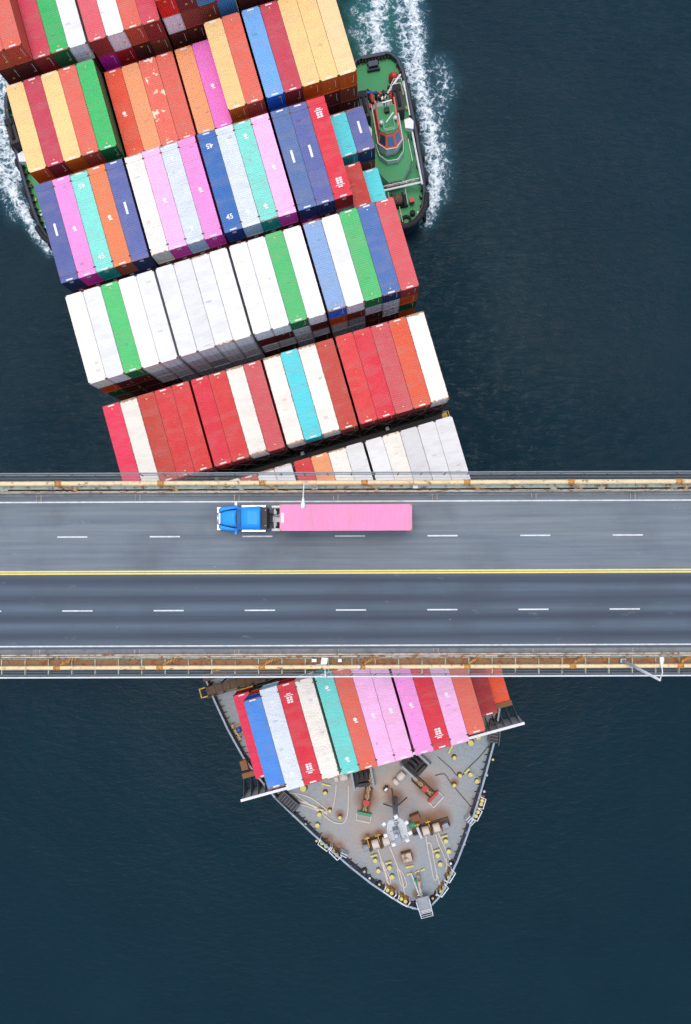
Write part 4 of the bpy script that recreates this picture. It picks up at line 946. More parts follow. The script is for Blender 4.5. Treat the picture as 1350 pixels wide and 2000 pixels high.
# gangway machinery at the ends of the breakwater
for (u, v, a) in ((966, 1430, -0.40), (563, 1566, 0.58)):
    P_ = sl(u, v, 16.6); m = MB(); Mx = Matrix.Rotation(a, 3, 'Z')
    m.box((P_.x, P_.y, 16.0), (1.3, 3.2, 1.2), a); o = m.build('accommodation_gear', M_DARK, ship)
    m = MB()
    for k in range(7):
        q = Mx @ Vector((0.0, -1.4 + k * 0.45, 0)); m.box((P_.x + q.x, P_.y + q.y, 16.7), (1.1, 0.09, 0.15), a)
    for x in (-0.75, 0.75):
        q1, q2 = Mx @ Vector((x, -1.8, 0)), Mx @ Vector((x, 1.8, 0)); m.tube([(P_.x + q1.x, P_.y + q1.y, 16.9), (P_.x + q2.x, P_.y + q2.y, 16.9)], 0.07, 5)
    m.build('gear_frame', M_BULI, o)
# mooring ropes: rest on the deck
def rope(pts, label, r=0.07, mat=M_ROPE):
    P3 = [sl(u, v, DZ + 0.12) for u, v in pts]
    out = []
    n = len(P3)
    for i in range(n - 1):
        p0, p1, p2, p3 = P3[max(i - 1, 0)], P3[i], P3[i + 1], P3[min(i + 2, n - 1)]
        for t in (0, 0.25, 0.5, 0.75):
            out.append(0.5 * ((2 * p1) + (p2 - p0) * t + (2 * p0 - 5 * p1 + 4 * p2 - p3) * t * t + (3 * p1 - p0 - 3 * p2 + p3) * t ** 3))
    out.append(P3[-1]); m = MB(); m.tube(out, r, 6); o = m.build('mooring_rope', mat); o.matrix_world = SHIP
    return tag(o, label, 'rope', 'mooring ropes on the bow deck')
rope([(545, 1560), (556, 1557), (580, 1563), (610, 1575), (630, 1590), (650, 1605), (668, 1608), (676, 1600), (680, 1580), (681, 1534)], 'pale rope sweeping from left bulwark round to the boxes', 0.09)
rope([(560, 1548), (590, 1552), (610, 1560), (632, 1576), (640, 1586), (622, 1580), (598, 1566), (577, 1552)], 'pale rope looped near the cream container at the left', 0.09)
rope([(552, 1562), (575, 1568), (600, 1575), (625, 1585), (640, 1590), (618, 1576), (590, 1565)], 'pale rope doubled beside the left bulwark', 0.09)
rope([(657, 1532), (655, 1555), (650, 1580), (645, 1586)], 'short pale rope running from boxes to yellow roller', 0.08)
rope([(738, 1658), (747, 1685), (756, 1712), (762, 1740)], 'pale rope from left winch drum straight to a chock', 0.10)
rope([(747, 1682), (744, 1684), (752, 1705), (758, 1728), (763, 1720), (755, 1700), (747, 1682)], 'slack loop of rope beside the left bollards', 0.08)
rope([(761, 1652), (772, 1680), (784, 1712), (788, 1730), (792, 1752)], 'pale rope from second left drum to the bow chock', 0.10)
rope([(776, 1698), (784, 1728), (793, 1732), (794, 1724), (788, 1708), (779, 1697), (776, 1698)], 'slack rope loop left of the bow davit', 0.08)
rope([(832, 1632), (836, 1660), (842, 1690), (847, 1715), (852, 1718), (853, 1706), (848, 1680), (843, 1652), (838, 1645), (834, 1650)], 'long narrow rope loop below the right winch', 0.09)
rope([(853, 1706), (858, 1722), (862, 1735)], 'short rope end leading to right bow chock', 0.09)
rope([(851, 1628), (857, 1648), (866, 1668), (873, 1686), (880, 1692), (881, 1684), (872, 1662), (862, 1640), (856, 1626)], 'rope loop right of the second right drum', 0.08)
rope([(871, 1676), (873, 1690), (871, 1700), (876, 1708)], 'short kinked rope by the right roller chock', 0.08)
rope([(850, 1515), (868, 1512), (880, 1528), (900, 1552), (925, 1582), (932, 1592)], 'thin dark rope crossing to the right chock', 0.06, M_BROWN)
rope([(855, 1478), (880, 1500), (898, 1518), (915, 1500), (940, 1475), (958, 1452)], 'dark rope bent round the roller at right', 0.06, M_BROWN)

# ------------------------------------------------------------------ tugs
def tug(M, label, hides=False, S_=1.0):
    """local frame: x across, y towards the stern (picture's top), z up; 30 m long"""
    t = thing('tugboat', label, 'tugboat', M, 'tugboats flanking the ship')
    st = [(-15.6, 0.6), (-15.2, 1.9), (-14.3, 3.2), (-12.8, 4.3), (-10.5, 5.0), (-7, 5.35), (0, 5.4), (7, 5.2), (11.5, 4.85), (13.6, 4.3), (14.6, 3.4), (15.0, 2.2)]
    def pw(y):
        for (a, wa), (b, wb) in zip(st, st[1:]):
            if a <= y <= b: return wa + (wb - wa) * (y - a) / (b - a)
        return 0.5
    zt = lambda y: 3.4 + (0.9 if y < -8 else 0) * min(1, (-8 - y) / 6) if y < -8 else 3.4
    m = MB()
    for sgn in (-1, 1):
        vs = []
        for y, w in st: vs += [(sgn * w, y, zt(y)), (sgn * w * 0.97, y, 1.6), (sgn * w * 0.85, y * 0.98, -1.0)]
        fs = []
        for i in range(len(st) - 1):
            for k in range(2): a = i * 3 + k; q = (a, a + 1, a + 4, a + 3); fs.append(q if sgn < 0 else q[::-1])
        m.add(vs, fs)
    y, w = st[-1]; m.add([(-w, y, zt(y)), (w, y, zt(y)), (w * .85, y, -1), (-w * .85, y, -1)], [(0, 1, 2, 3)])
    y, w = st[0]; m.add([(-w, y, zt(y)), (w, y, zt(y)), (w * .85, y * .98, -1), (-w * .85, y * .98, -1)], [(3, 2, 1, 0)])
    m.build('hull', M_TUGH, t)
    m = MB(); vs = []
    for y, w in st: vs += [(-(w - 0.25), y, 2.35), (w - 0.25, y, 2.35)]
    m.add(vs, [(2 * i, 2 * i + 1, 2 * i + 3, 2 * i + 2) for i in range(len(st) - 1)]); m.build('deck', M_TUGD, t)
    # wide sloping bulwark
    for nm, ins, mat, z0, z1, wd in (('bulwark', 0.0, M_TUGH, 0, 0, 0.55), ):
        m = MB()
        for sgn in (-1, 1):
            vs = []
            for y, w in st: vs += [(sgn * w, y, zt(y) + 0.02), (sgn * max(w - 0.42, 0.1), y * 0.985, zt(y) + 0.05), (sgn * max(w - 0.5, 0.05), y * 0.982, 2.36)]
            fs = []
            for i in range(len(st) - 1):
                for k in range(2): a = i * 3 + k; q = (a, a + 1, a + 4, a + 3); fs.append(q if sgn > 0 else q[::-1])
            m.add(vs, fs)
        m.build('bulwark', M_TUGH, t)
    m = MB(); m.span(-2.1, 2.1, 14.5, 15.05, 2.4, 3.45); m.build('stern_bulwark', M_TUGH, t)
    m = MB(); m.span(-1.6, 1.6, -15.6, -15.0, 2.4, 4.2); m.build('bow_bulwark', M_TUGH, t)
    # rubbing strake and tyres
    for sgn in (-1, 1):
        m = MB(); m.tube([(sgn * (w + 0.02), y, zt(y) - 0.25) for y, w in st], 0.22, 6); m.build('rubbing_strake', M_BLACK, t)
        for y in (-13.4, -11.0, -7.2, -3.2, 2.0, 5.5):
            w = pw(y); b = MB(); pts = [(sgn * (w + 0.42), y + 0.85 * math.cos(a), 2.1 + 0.85 * math.sin(a)) for a in np.linspace(0, 2 * math.pi, 14, endpoint=False)]
            b.tube(pts, 0.32, 7, closed=True); b.build('tyre_fender', M_BLACK, t)
        for y in np.arange(-12, 13, 1.3):
            w = pw(y); b = MB(); b.box((sgn * (w - 0.62), y, 2.8), (0.3, 0.08, 0.9)); b.build('bulwark_stay', M_RUST, t)
    for k, x in enumerate(np.linspace(-3.2, 3.2, 12)):
        b = MB(); b.box((x, 14.35, 2.75), (0.08, 0.3, 0.7)); b.build('bulwark_stay', M_RUST, t)
    # bow fender
    m = MB(); m.tube([(-(w + 0.25), y, zt(y) - 0.1) for y, w in reversed(st[:5])] + [((w + 0.25), y, zt(y) - 0.1) for y, w in st[:5]], 0.5, 8); m.build('bow_fender', M_BLACK, t)
    # stern gear
    m = MB(); m.box((-0.3, 13.4, 2.95), (1.7, 0.9, 1.1)); m.box((-0.3, 12.8, 2.7), (2.3, 0.3, 0.5)); m.tube([(-1.4, 13.4, 3.2), (0.8, 13.4, 3.2)], 0.22, 8); m.build('towing_gate', M_TUGH, t)
    m = MB(); m.lathe((2.95, 10.6, 2.36), [(0.7, 0), (0.92, 0.5), (0.92, 0.8), (0.55, 1.25), (0.5, 1.5)], 16); m.build('red_ventilator', M_RED, t)
    # deckhouse
    m = MB(); m.prism([(-3.2, -5.2), (-1.2, -7.9), (1.2, -7.9), (3.2, -5.2), (3.2, 5.6), (-3.2, 5.6)], 2.36, 4.7); m.build('deckhouse', M_WHITE, t)
    m = MB(); m.prism([(-3.3, -5.1), (-1.3, -8.0), (1.3, -8.0), (3.3, -5.1), (3.3, 5.7), (-3.3, 5.7)], 4.7, 4.8); m.build('boat_deck', M_TUGD, t)
    m = MB(); q = [(-2.6, -3.2), (-2.3, -5.3), (-1.0, -6.6), (1.0, -6.6), (2.3, -5.3), (2.6, -3.2)]
    for a, b_ in zip(q, q[1:]):
        d = Vector((b_[0] - a[0], b_[1] - a[1], 0)); m.box(((a[0] + b_[0]) / 2, (a[1] + b_[1]) / 2, 5.35), (d.length, 0.08, 1.1), math.atan2(d.y, d.x))
    m.build('wheelhouse_front_screen', M_WHITE, t)
    # wheelhouse: glazed, splayed, orange frame
    lo = [(-1.9, -3.6), (-0.8, -4.6), (0.8, -4.6), (1.9, -3.6), (1.9, 1.6), (-1.9, 1.6)]
    hi = [(-1.75, -2.9), (-0.75, -3.7), (0.75, -3.7), (1.75, -2.9), (1.75, 1.6), (-1.75, 1.6)]
    base_ = MB(); base_.prism([(a * 1.12, b_ * 1.10 if b_ < 0 else b_ + 0.05) for a, b_ in lo], 4.8, 7.0); base_.build('wheelhouse', M_WHITE, t)
    mid = [(-2.3, -3.9), (-0.95, -5.1), (0.95, -5.1), (2.3, -3.9), (2.3, 1.7), (-2.3, 1.7)]
    top = [(-1.75, -2.6), (-0.7, -3.4), (0.7, -3.4), (1.75, -2.6), (1.75, 1.7), (-1.75, 1.7)]
    f = MB(); n = 6
    f.add([(a, b_, 7.0) for a, b_ in mid] + [(a, b_, 8.3) for a, b_ in top], [(i, (i + 1) % n, n + (i + 1) % n, n + i) for i in range(n)]); wf = f.build('window_frame', M_ORANGE, t)
    def pane(i, a0, a1):
        A0, A1 = Vector((*mid[i], 7.0)), Vector((*mid[i + 1], 7.0)); B0, B1 = Vector((*top[i], 8.3)), Vector((*top[i + 1], 8.3))
        nr = (A1 - A0).cross(B0 - A0).normalized() * 0.03
        vs = []
        for tz, (L0, L1) in ((0.14, (A0, A1)), (0.86, (B0, B1))): pass
        def P2(u_, w_): return (A0.lerp(A1, u_)).lerp(B0.lerp(B1, u_), w_)
        q = [P2(a0, .14), P2(a1, .14), P2(a1, .84), P2(a0, .84)]
        b = MB(); b.add([p + nr for p in q] + [p - nr for p in q], [(0, 1, 2, 3), (7, 6, 5, 4), (0, 4, 5, 1), (1, 5, 6, 2), (2, 6, 7, 3), (3, 7, 4, 0)]); b.build('pane', M_GLASSB if i else M_GLASS, wf)
    for i in (0, 1, 2): pane(i, 0.12, 0.88)
    for i in (3,):
        for k in range(3): pane(i, 0.06 + k * .32, 0.32 + k * .32)
    m = MB(); m.prism([(a * 0.99, b_ * 0.99) for a, b_ in top], 8.3, 8.38); m.build('wheelhouse_roof', M_TUGD, t)
    for x in (-2.0, 2.0):
        m = MB(); m.add([(x * 1.13, -3.6, 7.02), (x * 1.13, 1.9, 7.02), (x * .9, 1.9, 8.36), (x * .9, -2.5, 8.36)], [(0, 1, 2, 3)]); m.span(x * 0.9 - 0.13, x * 0.9 + 0.13, -2.4, 2.9, 8.39, 8.47); m.build('roof_side_coaming', M_RED if x < 0 else M_ORANGE, t)
    m = MB(); rail = [(-2.35, 3.2), (-2.35, -3.9), (-0.95, -5.2), (0.95, -5.2), (2.35, -3.9), (2.35, 3.2)]
    m.tube([(a, b_, 7.05) for a, b_ in rail], 0.09, 6); m.build('visor_edge', M_WHITE, t)
    m = MB(); m.tube([(-1.0, -1.2, 9.2), (-1.0, -2.9, 9.2), (1.0, -2.9, 9.2), (1.0, -1.2, 9.2)], 0.04, 5)
    m.tube([(-1.0, -2.9, 8.8), (1.0, -2.9, 8.8)], 0.04, 5)
    for x in (-1, 0, 1): m.tube([(x, -2.9, 8.38), (x, -2.9, 9.2)], 0.035, 4)
    m.build('roof_rail', M_WHITE, t)
    for x, y in ((-1.35, -1.6), (1.35, -1.2)):
        m = MB(); m.lathe((x, y, 8.38), [(0.12, 0), (0.12, 0.35), (0.33, 0.4), (0.33, 0.8), (0.1, 0.95)], 12); m.build('searchlight', M_WHITE, t)
    # radar and mast
    m = MB(); m.box((0.1, 0.6, 8.7), (0.9, 0.8, 0.6)); m.build('radar_pedestal', M_DARK, t)
    m = MB(); m.box((0.2, 1.3, 9.9), (1.9, 0.22, 0.14), 0.08); m.tube([(0.2, 1.3, 8.4), (0.2, 1.3, 9.85)], 0.08, 6); m.build('radar_scanner', M_WHITE, t)
    m = MB(); m.box((0.3, -1.3, 9.6), (2.2, 0.16, 0.12), 0.75); m.build('radar_scanner', M_WHITE, t)
    m = MB(); m.tube([(0, 2.4, 4.8), (0, 3.4, 9.8)], [0.16, 0.09], 8); m.tube([(-1.0, 3.2, 8.8), (1.0, 3.2, 8.8)], 0.06, 5)
    for x in (-0.5, 0, 0.5): m.lathe((x, 2.9, 9.4), [(0.16, 0), (0.2, 0.15), (0.1, 0.3)], 8)
    m.build('mast', M_DARK, t)
    # funnels and machinery aft of the wheelhouse
    for x in (-3.4, 2.55):
        m = MB(); m.prism([(x - 0.75, 2.0), (x + 0.75, 2.0), (x + 0.75, 6.3), (x - 0.75, 6.3)], 4.8, 7.6); fn = m.build('funnel', M_DARK, t)
        m = MB(); m.tube([(x, 2.6, 7.7), (x, 5.6, 7.7)], 0.3, 10); m.build('exhaust_pipe', M_BLACK, fn)
        m = MB(); m.prism([(x - 0.6, 5.2), (x + 0.6, 5.2), (x + 0.6, 6.2), (x - 0.6, 6.2)], 7.6, 7.9); m.build('funnel_cap', M_BLACK, fn)
    m = MB(); m.span(-1.8, 1.7, 2.1, 5.2, 4.81, 5.5); m.span(-1.2, 1.2, 3.2, 5.0, 5.5, 5.9); m.build('engine_casing', M_GREYP, t)
    for x in (-1.75, 1.55):
        m = MB(); m.tube([(x, 5.1, 5.9), (x, 6.5, 5.9)], 0.34, 10); m.build('liferaft_canister', M_RED, t)
    # cranes
    m = MB(); m.tube([(-0.9, 6.8, 5.6), (-3.0, 7.0, 6.0), (-4.6, 6.6, 5.4)], [0.22, 0.28, 0.16], 8); m.build('crane_arm', M_BLUE, t)
    m = MB(); m.tube([(-0.9, 6.8, 2.4), (-0.9, 6.8, 5.8)], 0.28, 8); m.box((0.6, 6.9, 5.2), (2.4, 0.4, 0.35)); m.build('crane_post', M_DARK, t)
    m = MB(); m.tube([(0.2, 5.2, 6.2), (2.3, 7.2, 6.6), (3.7, 8.6, 6.4)], 0.17, 6); m.build('rescue_davit', M_WHITE, t)
    m = MB(); m.prism([(1.9, 6.4), (4.1, 6.4), (3.9, 8.7), (2.6, 8.9), (1.8, 7.8)], 4.1, 4.25); m.build('davit_platform', M_COPE, t)
    m = MB(); m.tube([(1.8, 7.8, 5.2), (2.6, 8.9, 5.2), (3.9, 8.8, 5.2), (4.2, 6.4, 5.2)], 0.06, 5); m.tube([(4.3, 8.4, 4.9), (4.35, 2.5, 4.9)], 0.13, 6); m.build('davit_rail', M_WHITE, t)
    # white side pipes, hose box
    m = MB(); m.tube([(4.25, 1.2, 4.9), (4.35, -3.0, 4.9), (4.55, -9.3, 4.6)], 0.17, 6); m.tube([(3.4, -1.4, 4.9), (3.5, -5.2, 4.9)], 0.06, 5)
    for y in np.arange(-8.5, 1.0, 1.4): m.tube([(4.4, y, 2.4), (4.4, y, 4.8)], 0.05, 4)
    m.build('side_rail', M_WHITE, t)
    for x in (-3.5, 3.85):
        m = MB(); m.prism([(x - 0.75, 0.0), (x + 0.6, -0.4), (x + 0.85, 0.9), (x + 0.3, 1.6), (x - 0.7, 1.4)], 4.85, 5.8); m.build('rescue_locker', M_WHITE, t)
    m = MB(); m.tube([(-3.9, -9.0, 4.2), (4.6, -8.7, 4.2)], 0.18, 6); m.tube([(-3.8, -8.4, 4.4), (4.3, -8.0, 4.4)], 0.06, 5); m.tube([(-3.9, -9.0, 2.4), (-3.9, -9.0, 4.2)], 0.1, 6); m.tube([(4.6, -8.7, 2.4), (4.6, -8.7, 4.2)], 0.1, 6); m.build('fire_monitor_rail', M_WHITE, t)
    m = MB(); m.box((0.8, -8.2, 4.2), (5.0, 0.4, 0.2), 0.04); m.build('gangway', M_COPE, t)
    # bow winch
    m = MB(); m.span(-1.7, 1.7, -11.6, -9.6, 2.36, 3.0); w_ = m.build('towing_winch', M_BLACK, t)
    M2 = Matrix.Rotation(math.pi / 2, 3, 'Y'); m = MB(); m.lathe((0, -10.6, 3.5), [(0.85, -0.8), (0.85, 0.8)], 16, M2); m.build('drum', M_BROWN, w_)
    for x in (-0.95, 0.95): m = MB(); m.lathe((x, -10.6, 3.5), [(1.15, -0.08), (1.15, 0.08)], 16, M2); m.build('flange', M_BLACK, w_)
    m = MB(); m.span(-1.6, -1.45, -12.0, -9.4, 4.3, 4.4); m.span(1.45, 1.6, -12, -9.4, 4.3, 4.4); m.build('frame', M_GREYP, w_)
    m = MB(); m.box((2.45, -11.0, 3.2), (0.8, 0.8, 0.8)); m.build('deck_locker', M_RED, t)
    m = MB(); m.tube([(0.1, -11.7, 3.4), (0.25, -14.4, 3.3)], 0.06, 5); m.build('tow_line', M_ROPE, t)
    m = MB(); m.tube([(1.0 + 0.75 * math.cos(a), -14.0 + 0.75 * math.sin(a), 2.75) for a in np.linspace(0, 2 * math.pi, 14, endpoint=False)], 0.25, 7, closed=True); m.build('deck_tyre', M_BLACK, t)
    m = MB(); m.lathe((2.3, -12.9, 2.36), [(0.5, 0), (0.5, 0.5), (0.3, 0.7)], 12); m.build('capstan', M_BLACK, t)
    for o in t.children:
        if o.name.split('.')[0] in ('wheelhouse', 'window_frame', 'wheelhouse_roof', 'roof_side_coaming', 'visor_edge', 'roof_rail', 'searchlight', 'radar_pedestal', 'radar_scanner', 'wheelhouse_front_screen', 'mast'):
            o.scale = (0.92, 0.93, 1.0); o.location = (0, 1.15, 0)
    # deck clutter round the casing: winch blocks, pipes, lockers
    rr = random.Random(3)
    for k in range(34):
        x = rr.uniform(-3.9, 3.9); y = rr.uniform(2.4, 7.8) if abs(x) > 2.3 else rr.uniform(4.6, 7.8); m = MB(); w = rr.uniform(0.2, 0.7)
        m.box((x, y, 5.0), (w, rr.uniform(0.2, 0.8), rr.uniform(0.4, 1.6)), rr.uniform(0, 1.5)); m.build('deck_fitting', rr.choice((M_DARK, M_BLACK, M_DARK, M_BLACK, M_WHITE, M_RED, M_BROWN)), t)
    for sgn in (-1, 1):
        for k in range(9):
            y = -13 + k * 2.6; m = MB(); m.box((sgn * (pw(y) - 0.9), y, 2.55), (0.22, 0.5, 0.4), rr.uniform(-0.3, 0.3)); m.build('mooring_bitt', rr.choice((M_BLACK, M_YELR, M_WHITE)), t)
    return t
def tug_matrix(px_c, px_stern):
    c = at(*px_c, 3.0); s_ = at(*px_stern, 3.0); d = s_ - c; a = math.atan2(d.y, d.x) - math.pi / 2
    return Matrix.Translation((c.x, c.y, 0)) @ Matrix.Rotation(a, 4, 'Z') @ Matrix.Diagonal((0.95, 1, 1, 1))
tug(tug_matrix((757, 275), (729, 108)), 'green-decked tugboat with orange-framed wheelhouse on the right side of the ship')
cl = SHIP @ Vector((-28.2, 77.0, 0)); tug(Matrix.Translation((cl.x, cl.y, 0)) @ Matrix.Rotation(HD + 0.02, 4, 'Z'), 'green-decked tugboat mostly hidden behind yellow containers at the left edge')

# ------------------------------------------------------------------ the road bridge
bridge = thing('road_bridge', 'four-lane suspension bridge deck with cream cables and rusty walkway crossing over the ship', 'bridge', BR)
XL, XR = -75.0, 75.0
yT0, yB0 = yb(977), yb(1270)
m = MB(); m.span(XL, XR, yb(962), yb(1271.5), -0.35, -0.02); m.build('deck_slab', M_KERB, bridge)
m = MB(); m.span(XL, XR, yb(968), yb(1266), -0.02, 0.0); o = m.build('road', M_ROAD); o.matrix_world = BR; o['kind'] = 'structure'
m = MB()
for y in np.linspace(yb(966), yb(1268), 7): m.span(XL, XR, y - 0.25, y + 0.25, -2.4, -0.35)
for x in np.arange(XL, XR, 6.0): m.span(x, x + 0.4, yb(940), yb(1305), -2.2, -0.4)
m.build('girders', M_PGREEN, bridge)
def line(name, x0, x1, y, w, mat, z=0.004):
    m = MB(); m.add([(x0, y - w / 2, z), (x1, y - w / 2, z), (x1, y + w / 2, z), (x0, y + w / 2, z)], [(0, 1, 2, 3)])
    o = m.build(name, mat); o.matrix_world = BR; o['kind'] = 'structure'; return o
line('edge_line', XL, XR, yb(979), 0.13, M_LINE); line('edge_line', XL, XR, yb(1260.5), 0.13, M_LINE)
line('centre_line', XL, XR, yb(1114.6), 0.15, M_YLINE); line('centre_line', XL, XR, yb(1119.0), 0.15, M_YLINE)
d1, d2 = [(112, 1049), (287, 1049), (462, 1047.5), (644, 1046.5), (825, 1046.5), (1010, 1045.5), (1197, 1045)], [(122, 1190), (297, 1191), (469, 1191), (645, 1192), (827, 1192), (1008, 1192), (1191, 1192)]
for ds in (d1, d2):
    xs = [pb(u, v, 0).x for u, v in ds]; per = (xs[-1] - xs[0]) / 6; y = sum(pb(u, v, 0).y for u, v in ds) / 7
    for k in range(-4, 12): line('lane_dash', xs[0] + k * per, xs[0] + k * per + 2.95, y, 0.13, M_LINE)
# kerbs, parapets
m = MB(); m.span(XL, XR, yb(961.5), yb(968), -0.02, 0.16); m.span(XL, XR, yb(1266), yb(1275), -0.02, 0.16); m.build('kerb', M_KERB, bridge)
for x in np.arange(-60, 60, 1.0 * 9.7):
    for y in (yb(971), yb(1272)):
        for dx in (0, 0.45): m = MB(); m.span(x + dx, x + dx + 0.05, y - 0.28, y + 0.28, 0.163, 0.175); m.build('joint_plate', M_COPE, bridge)
def rail_run(v0, v1, z, h, mat, name, seg=6.1):
    y0, y1 = yb(v0, z), yb(v1, z)
    for i, x in enumerate(np.arange(XL, XR, seg)):
        m = MB(); m.span(x + 0.01, x + seg - 0.01, y0, y1, z - h, z); m.build(name, mat, bridge)
rail_run(957.3, 958.9, 0.85, 0.2, M_COPE, 'parapet_rail', 12.2); rail_run(959.6, 961.2, 0.80, 0.2, M_COPE, 'parapet_rail', 12.2)
rail_run(1276.5, 1279.2, 0.8, 0.2, M_COPE, 'parapet_rail', 12.2); rail_run(1280.4, 1283.2, 0.8, 0.2, M_COPE, 'parapet_rail', 12.2)
m = MB()
for x in np.arange(XL, XR, 2.25):
    m.span(x, x + 0.12, yb(958, 0.4) - 0.1, yb(961, 0.4) + 0.1, -0.1, 0.7); m.span(x, x + 0.12, yb(1282, 0.4) - 0.1, yb(1278, 0.4) + 0.1, -0.1, 0.7)
m.build('parapet_posts', M_BROWN, bridge)
# upper side: pale green beam, bolts
m = MB(); m.span(XL, XR, yb(947.5), yb(954), -0.3, 0.1); m.build('edge_beam', M_PGREEN, bridge)
m = MB(); m.span(XL, XR, yb(954), yb(957), -0.6, -0.35); m.build('gutter', M_DARK, bridge)
for x in np.arange(-58, 58, 2.35):
    m = MB(); w = random.uniform(0.4, 0.9); m.span(x, x + w, yb(953.6), yb(956.6), -0.3, random.uniform(0.02, 0.12)); m.build('bracket', random.choice((M_DARK, M_PGREEN, M_RUST, M_DARK)), bridge)
# lower side: rusty walkway plates between ribs
pitchx = 2.28
for i, x in enumerate(np.arange(-59.3, 59, pitchx)):
    m = MB(); m.span(x + 0.06, x + pitchx - 0.06, yb(1287), yb(1300), -0.25, -0.15); m.build('walkway_plate', M_RUSTG, bridge)
    m = MB(); m.span(x - 0.05, x + 0.05, yb(1285.5), yb(1318), -0.28, -0.02); m.build('cross_rib', M_PGREEN, bridge)
m = MB(); m.span(XL, XR, yb(1284.6), yb(1286.2), -0.6, -0.1); m.build('stringer', M_PGREEN, bridge)
m = MB(); m.span(XL, XR, yb(1316.2), yb(1317.2), -0.2, -0.05); m.span(XL, XR, yb(926), yb(927), -0.2, -0.05); m.build('outer_stringer', M_GALV, bridge)
# open grating walkways (real bars, too fine to count)
m = MB()
for (va, vb) in ((927, 938), (1306, 1316.5)):
    y0, y1 = yb(va), yb(vb)
    for x in np.arange(-40, 40, 0.1): m.span(x, x + 0.013, y0, y1, -0.1, -0.07)
    for y in np.linspace(y0, y1, 3): m.span(-40, 40, y - 0.012, y + 0.012, -0.1, -0.06)
o = m.build('walkway_grating', M_GALV, bridge); o['kind'] = 'stuff'
# outer railings
for v, vbase, sgn in ((922.5, 928, 1), (1321.5, 1316, -1)):
    z = 1.15; y = yb(v, z); yb_ = yb(vbase, 0)
    m = MB(); m.tube([(XL, y, z), (XR, y, z)], 0.055 if sgn > 0 else 0.075, 8); m.build('top_rail', M_WHITE if sgn < 0 else M_GALV, bridge)
    for zz in (0.45, 0.8):
        m = MB(); yy = yb_ + (y - yb_) * zz / z; m.tube([(XL, yy, zz), (XR, yy, zz)], 0.022, 5); m.build('mid_rail', M_GALV, bridge)
    for x in np.arange(-59.3, 59, pitchx):
        m = MB(); m.tube([(x + (0 if sgn > 0 else 0.12), yb_, -0.15), (x - (0 if sgn > 0 else 0.25), y, z)], 0.05, 5); m.build('rail_post', M_GALV, bridge)
# main cables with bands and suspender sockets
for va, vb, xs in ((938, 947.3, (115, 315, 513, 712, 912, 1115, 1325)), (1298.5, 1306.5, (112, 313, 512, 707, 912, 1118, 1328))):
    z = 1.3; y0, y1 = yb(va, z), yb(vb, z); r = abs(y0 - y1) / 2; yc = (y0 + y1) / 2
    m = MB(); m.tube([(x, yc, z) for x in np.arange(XL, XR + 1, 10)], r, 16); cb = m.build('main_cable', M_CABLE, bridge)
    low = va > 1100
    for u in xs:
        x = pb(u, (va + vb) / 2, z).x
        m = MB()
        for q in (-0.28, -0.1, 0.1, 0.28): m.tube([(x + q - 0.035, yc, z), (x + q + 0.035, yc, z)], r + 0.06, 14)
        m.tube([(x - 0.3, yc, z), (x + 0.3, yc, z)], r + 0.025, 14); m.build('cable_band', M_BAND, cb)
        yy = yc + (0.75 if low else -0.62); xx = x + 1.25
        m = MB(); m.tube([(x + 0.2, yc + (0.2 if low else -0.2), z - 0.1), (xx, yy, 0.3)], 0.07, 6); m.tube([(xx, yy, -0.3), (xx, yy, 0.45)], 0.14, 8)
        if low:
            for k in range(5): m.box((x + 0.35 + k * 0.28, yc + 0.35 + 0.09 * k, z - 0.3 - k * 0.12), (0.06, 0.45, 0.1), -0.5)
        m.build('suspender', M_BAND, cb)
# street lamps
def lamp(base, topz, top_px, arm_end, label, r=0.085):
    b = pb(*base, 0.2); t = thing('street_lamp', label, 'street lamp', BR @ Matrix.Translation((b.x, b.y, 0.2)), 'street lamps on the bridge')
    T = pb(*top_px, topz + 0.2) - Vector((b.x, b.y, 0.2)); T.z = topz; e = pb(*arm_end, topz + 0.2) - Vector((b.x, b.y, 0.2)); e.z = topz + 0.25
    m = MB(); m.tube([(0, 0, 0), T], [r * 1.5, r], 8); m.build('pole', M_WHITE, t)
    m = MB(); mid_ = (T + e) / 2 + Vector((0, 0, 0.3)); m.tube([T, mid_, e], 0.05, 6); m.build('arm', M_WHITE, t)
    d = (e - T); d.z = 0; d.normalize(); ang = math.atan2(d.y, d.x)
    m = MB(); Mx = Matrix.Rotation(ang, 3, 'Z'); prof = [(-0.35, 0.05), (-0.1, 0.12), (0.25, 0.20), (0.5, 0.22), (0.62, 0.14)]
    vs = []
    for x, w in prof:
        for a, bz in ((-1, 0), (-0.6, 0.08), (0.6, 0.08), (1, 0), (0.6, -0.06), (-0.6, -0.06)):
            q = Mx @ Vector((x, a * w, bz)); vs.append(e + q)
    fs = [(i * 6 + k, i * 6 + (k + 1) % 6, (i + 1) * 6 + (k + 1) % 6, (i + 1) * 6 + k) for i in range(4) for k in range(6)] + [tuple(range(5, -1, -1)), tuple(range(24, 30))]
    m.add(vs, fs, True); m.build('lamp_head', M_WHITE, t)
    m = MB(); m.box((0, 0, 0.1), (0.5, 0.4, 0.25)); m.build('base_plate', M_LGREY, t)
lamp((616, 952), 9.0, (594, 945), (592.5, 979), 'white street lamp reaching over the lane above the pink trailer', 0.05)
lamp((1216, 1290), 8.6, (1289, 1328), (1290, 1296), 'white street lamp leaning from the lower walkway at right', 0.11)
